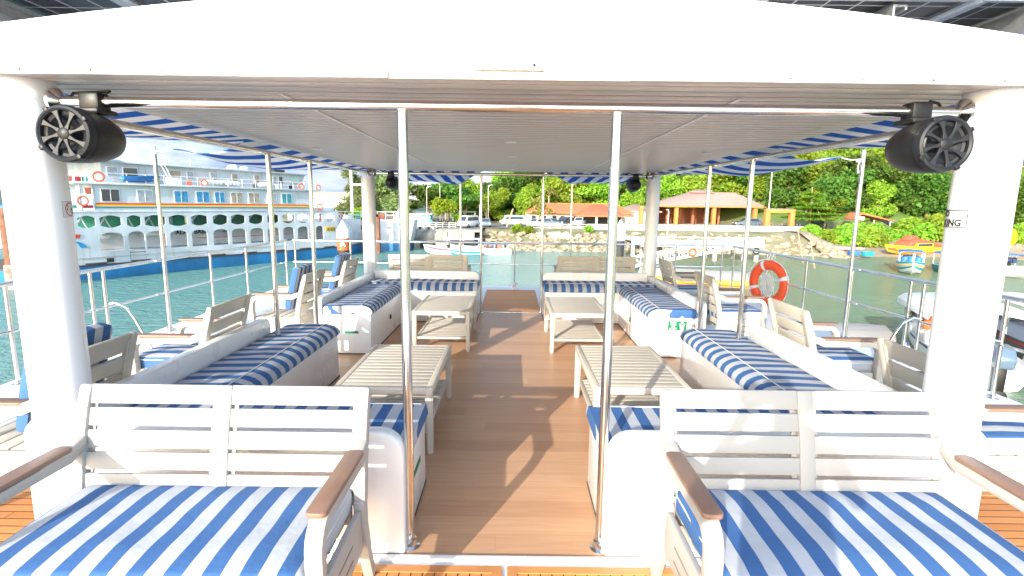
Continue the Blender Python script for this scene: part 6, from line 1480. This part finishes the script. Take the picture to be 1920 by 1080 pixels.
for s in (-1, 1):
    ch.append([('pel', 0, 0), (('hip', s), (s * .10, 0, .86), .092), (('kne', s), (s * .115, .02, .48), .058), (('cal', s), (s * .12, -.01, .33), .055), (('ank', s), (s * .125, -.02, .085), .038), (('toe', s), (s * .14, .15, .035), .036)])
    ch.append([('sho', 0, 0), (('del', s), (s * .185, 0, 1.40), .058), (('elb', s), (s * .33, .06, 1.20), .042), (('wri', s), (s * .115, .165, 1.50), .029), (('pal', s), (s * .082, .165, 1.565), (.034, .02))])
    for k in range(4):
        b0 = (s * (.082 - .004), .178 - .016 * k, 1.585)
        ch.append([(('pal', s), 0, 0), (('f1', s, k), (s * .076, .19 - .020 * k, 1.598), .0095), (('f2', s, k), (s * (.058 - .004 * (k % 2)), .192 - .020 * k, 1.625 - .004 * k), .0085), (('f3', s, k), (s * (.036 - .004 * (k % 3)), .19 - .020 * k, 1.632 - .005 * k), .0075)])
    ch.append([(('pal', s), 0, 0), (('t1', s), (s * .066, .12, 1.57), .011), (('t2', s), (s * .048, .112, 1.59), .0095)])
me = skinned(ch, 'body'); SKINM = mat('skin', (.42, .25, .17), .5); SHIRT = mat('white_shirt', (.62, .62, .60), .85); TROU = mat('navy_trousers', (.03, .04, .07), .85); SHOE = mat('dark_shoes', (.04, .035, .03), .6)
for m_ in (SKINM, SHIRT, TROU, SHOE): me.materials.append(m_)
for p in me.polygons:
    c = p.center; p.use_smooth = True
    p.material_index = 3 if c.z < .09 else 2 if c.z < .98 else 1 if (c.z < 1.47 and abs(c.x) < .27 and c.y < .10) else 0
o = link('body', me, None, pn)
hb = MB().lathe([(.0, .085), (.05, .078), (.08, .045), (.092, 0), (.09, -.05), (.075, -.085)], 24, T(0, -.022, 1.69) @ Matrix.Diagonal((1, 1.12, 1, 1))).build('hair', mat('black_hair', (.012, .01, .009), .6, bump=.6, bscale=120), pn)
hd = MB().lathe([(0, .02), (.012, .016), (.016, 0)], 12, T(0, .108, 1.625) @ RX(-PI / 2)).build('nose', SKINM, pn)
for s in (-1, 1):
    MB().lathe([(0, .006), (.011, .004), (.013, 0)], 12, T(s * .033, .094, 1.665) @ RX(-PI / 2)).build('eye', mat('eye_white', (.7, .7, .68), .2), pn)
    MB().box((s * .083, .0, 1.65), (.016, .04, .06), .007).build('ear', SKINM, pn)
MB().box((0, .10, 1.585), (.045, .01, .012), .004).build('mouth', mat('lips', (.4, .14, .12), .5), pn)
cmr = thing('handheld_camera', 'black camera held up by the person behind the benches', 'camera', (.02, -.055, 1.60))
MB().box((0, 0, 0), (.13, .055, .085), .012).box((0, -.002, .052), (.05, .045, .03), .01).build('body', BLACK, cmr)
MB().lathe([(.036, 0), (.036, .022), (.030, .024), (.0, .018)], 24, T(0, .022, 0) @ RX(-PI / 2)).build('lens', BLACK, cmr)
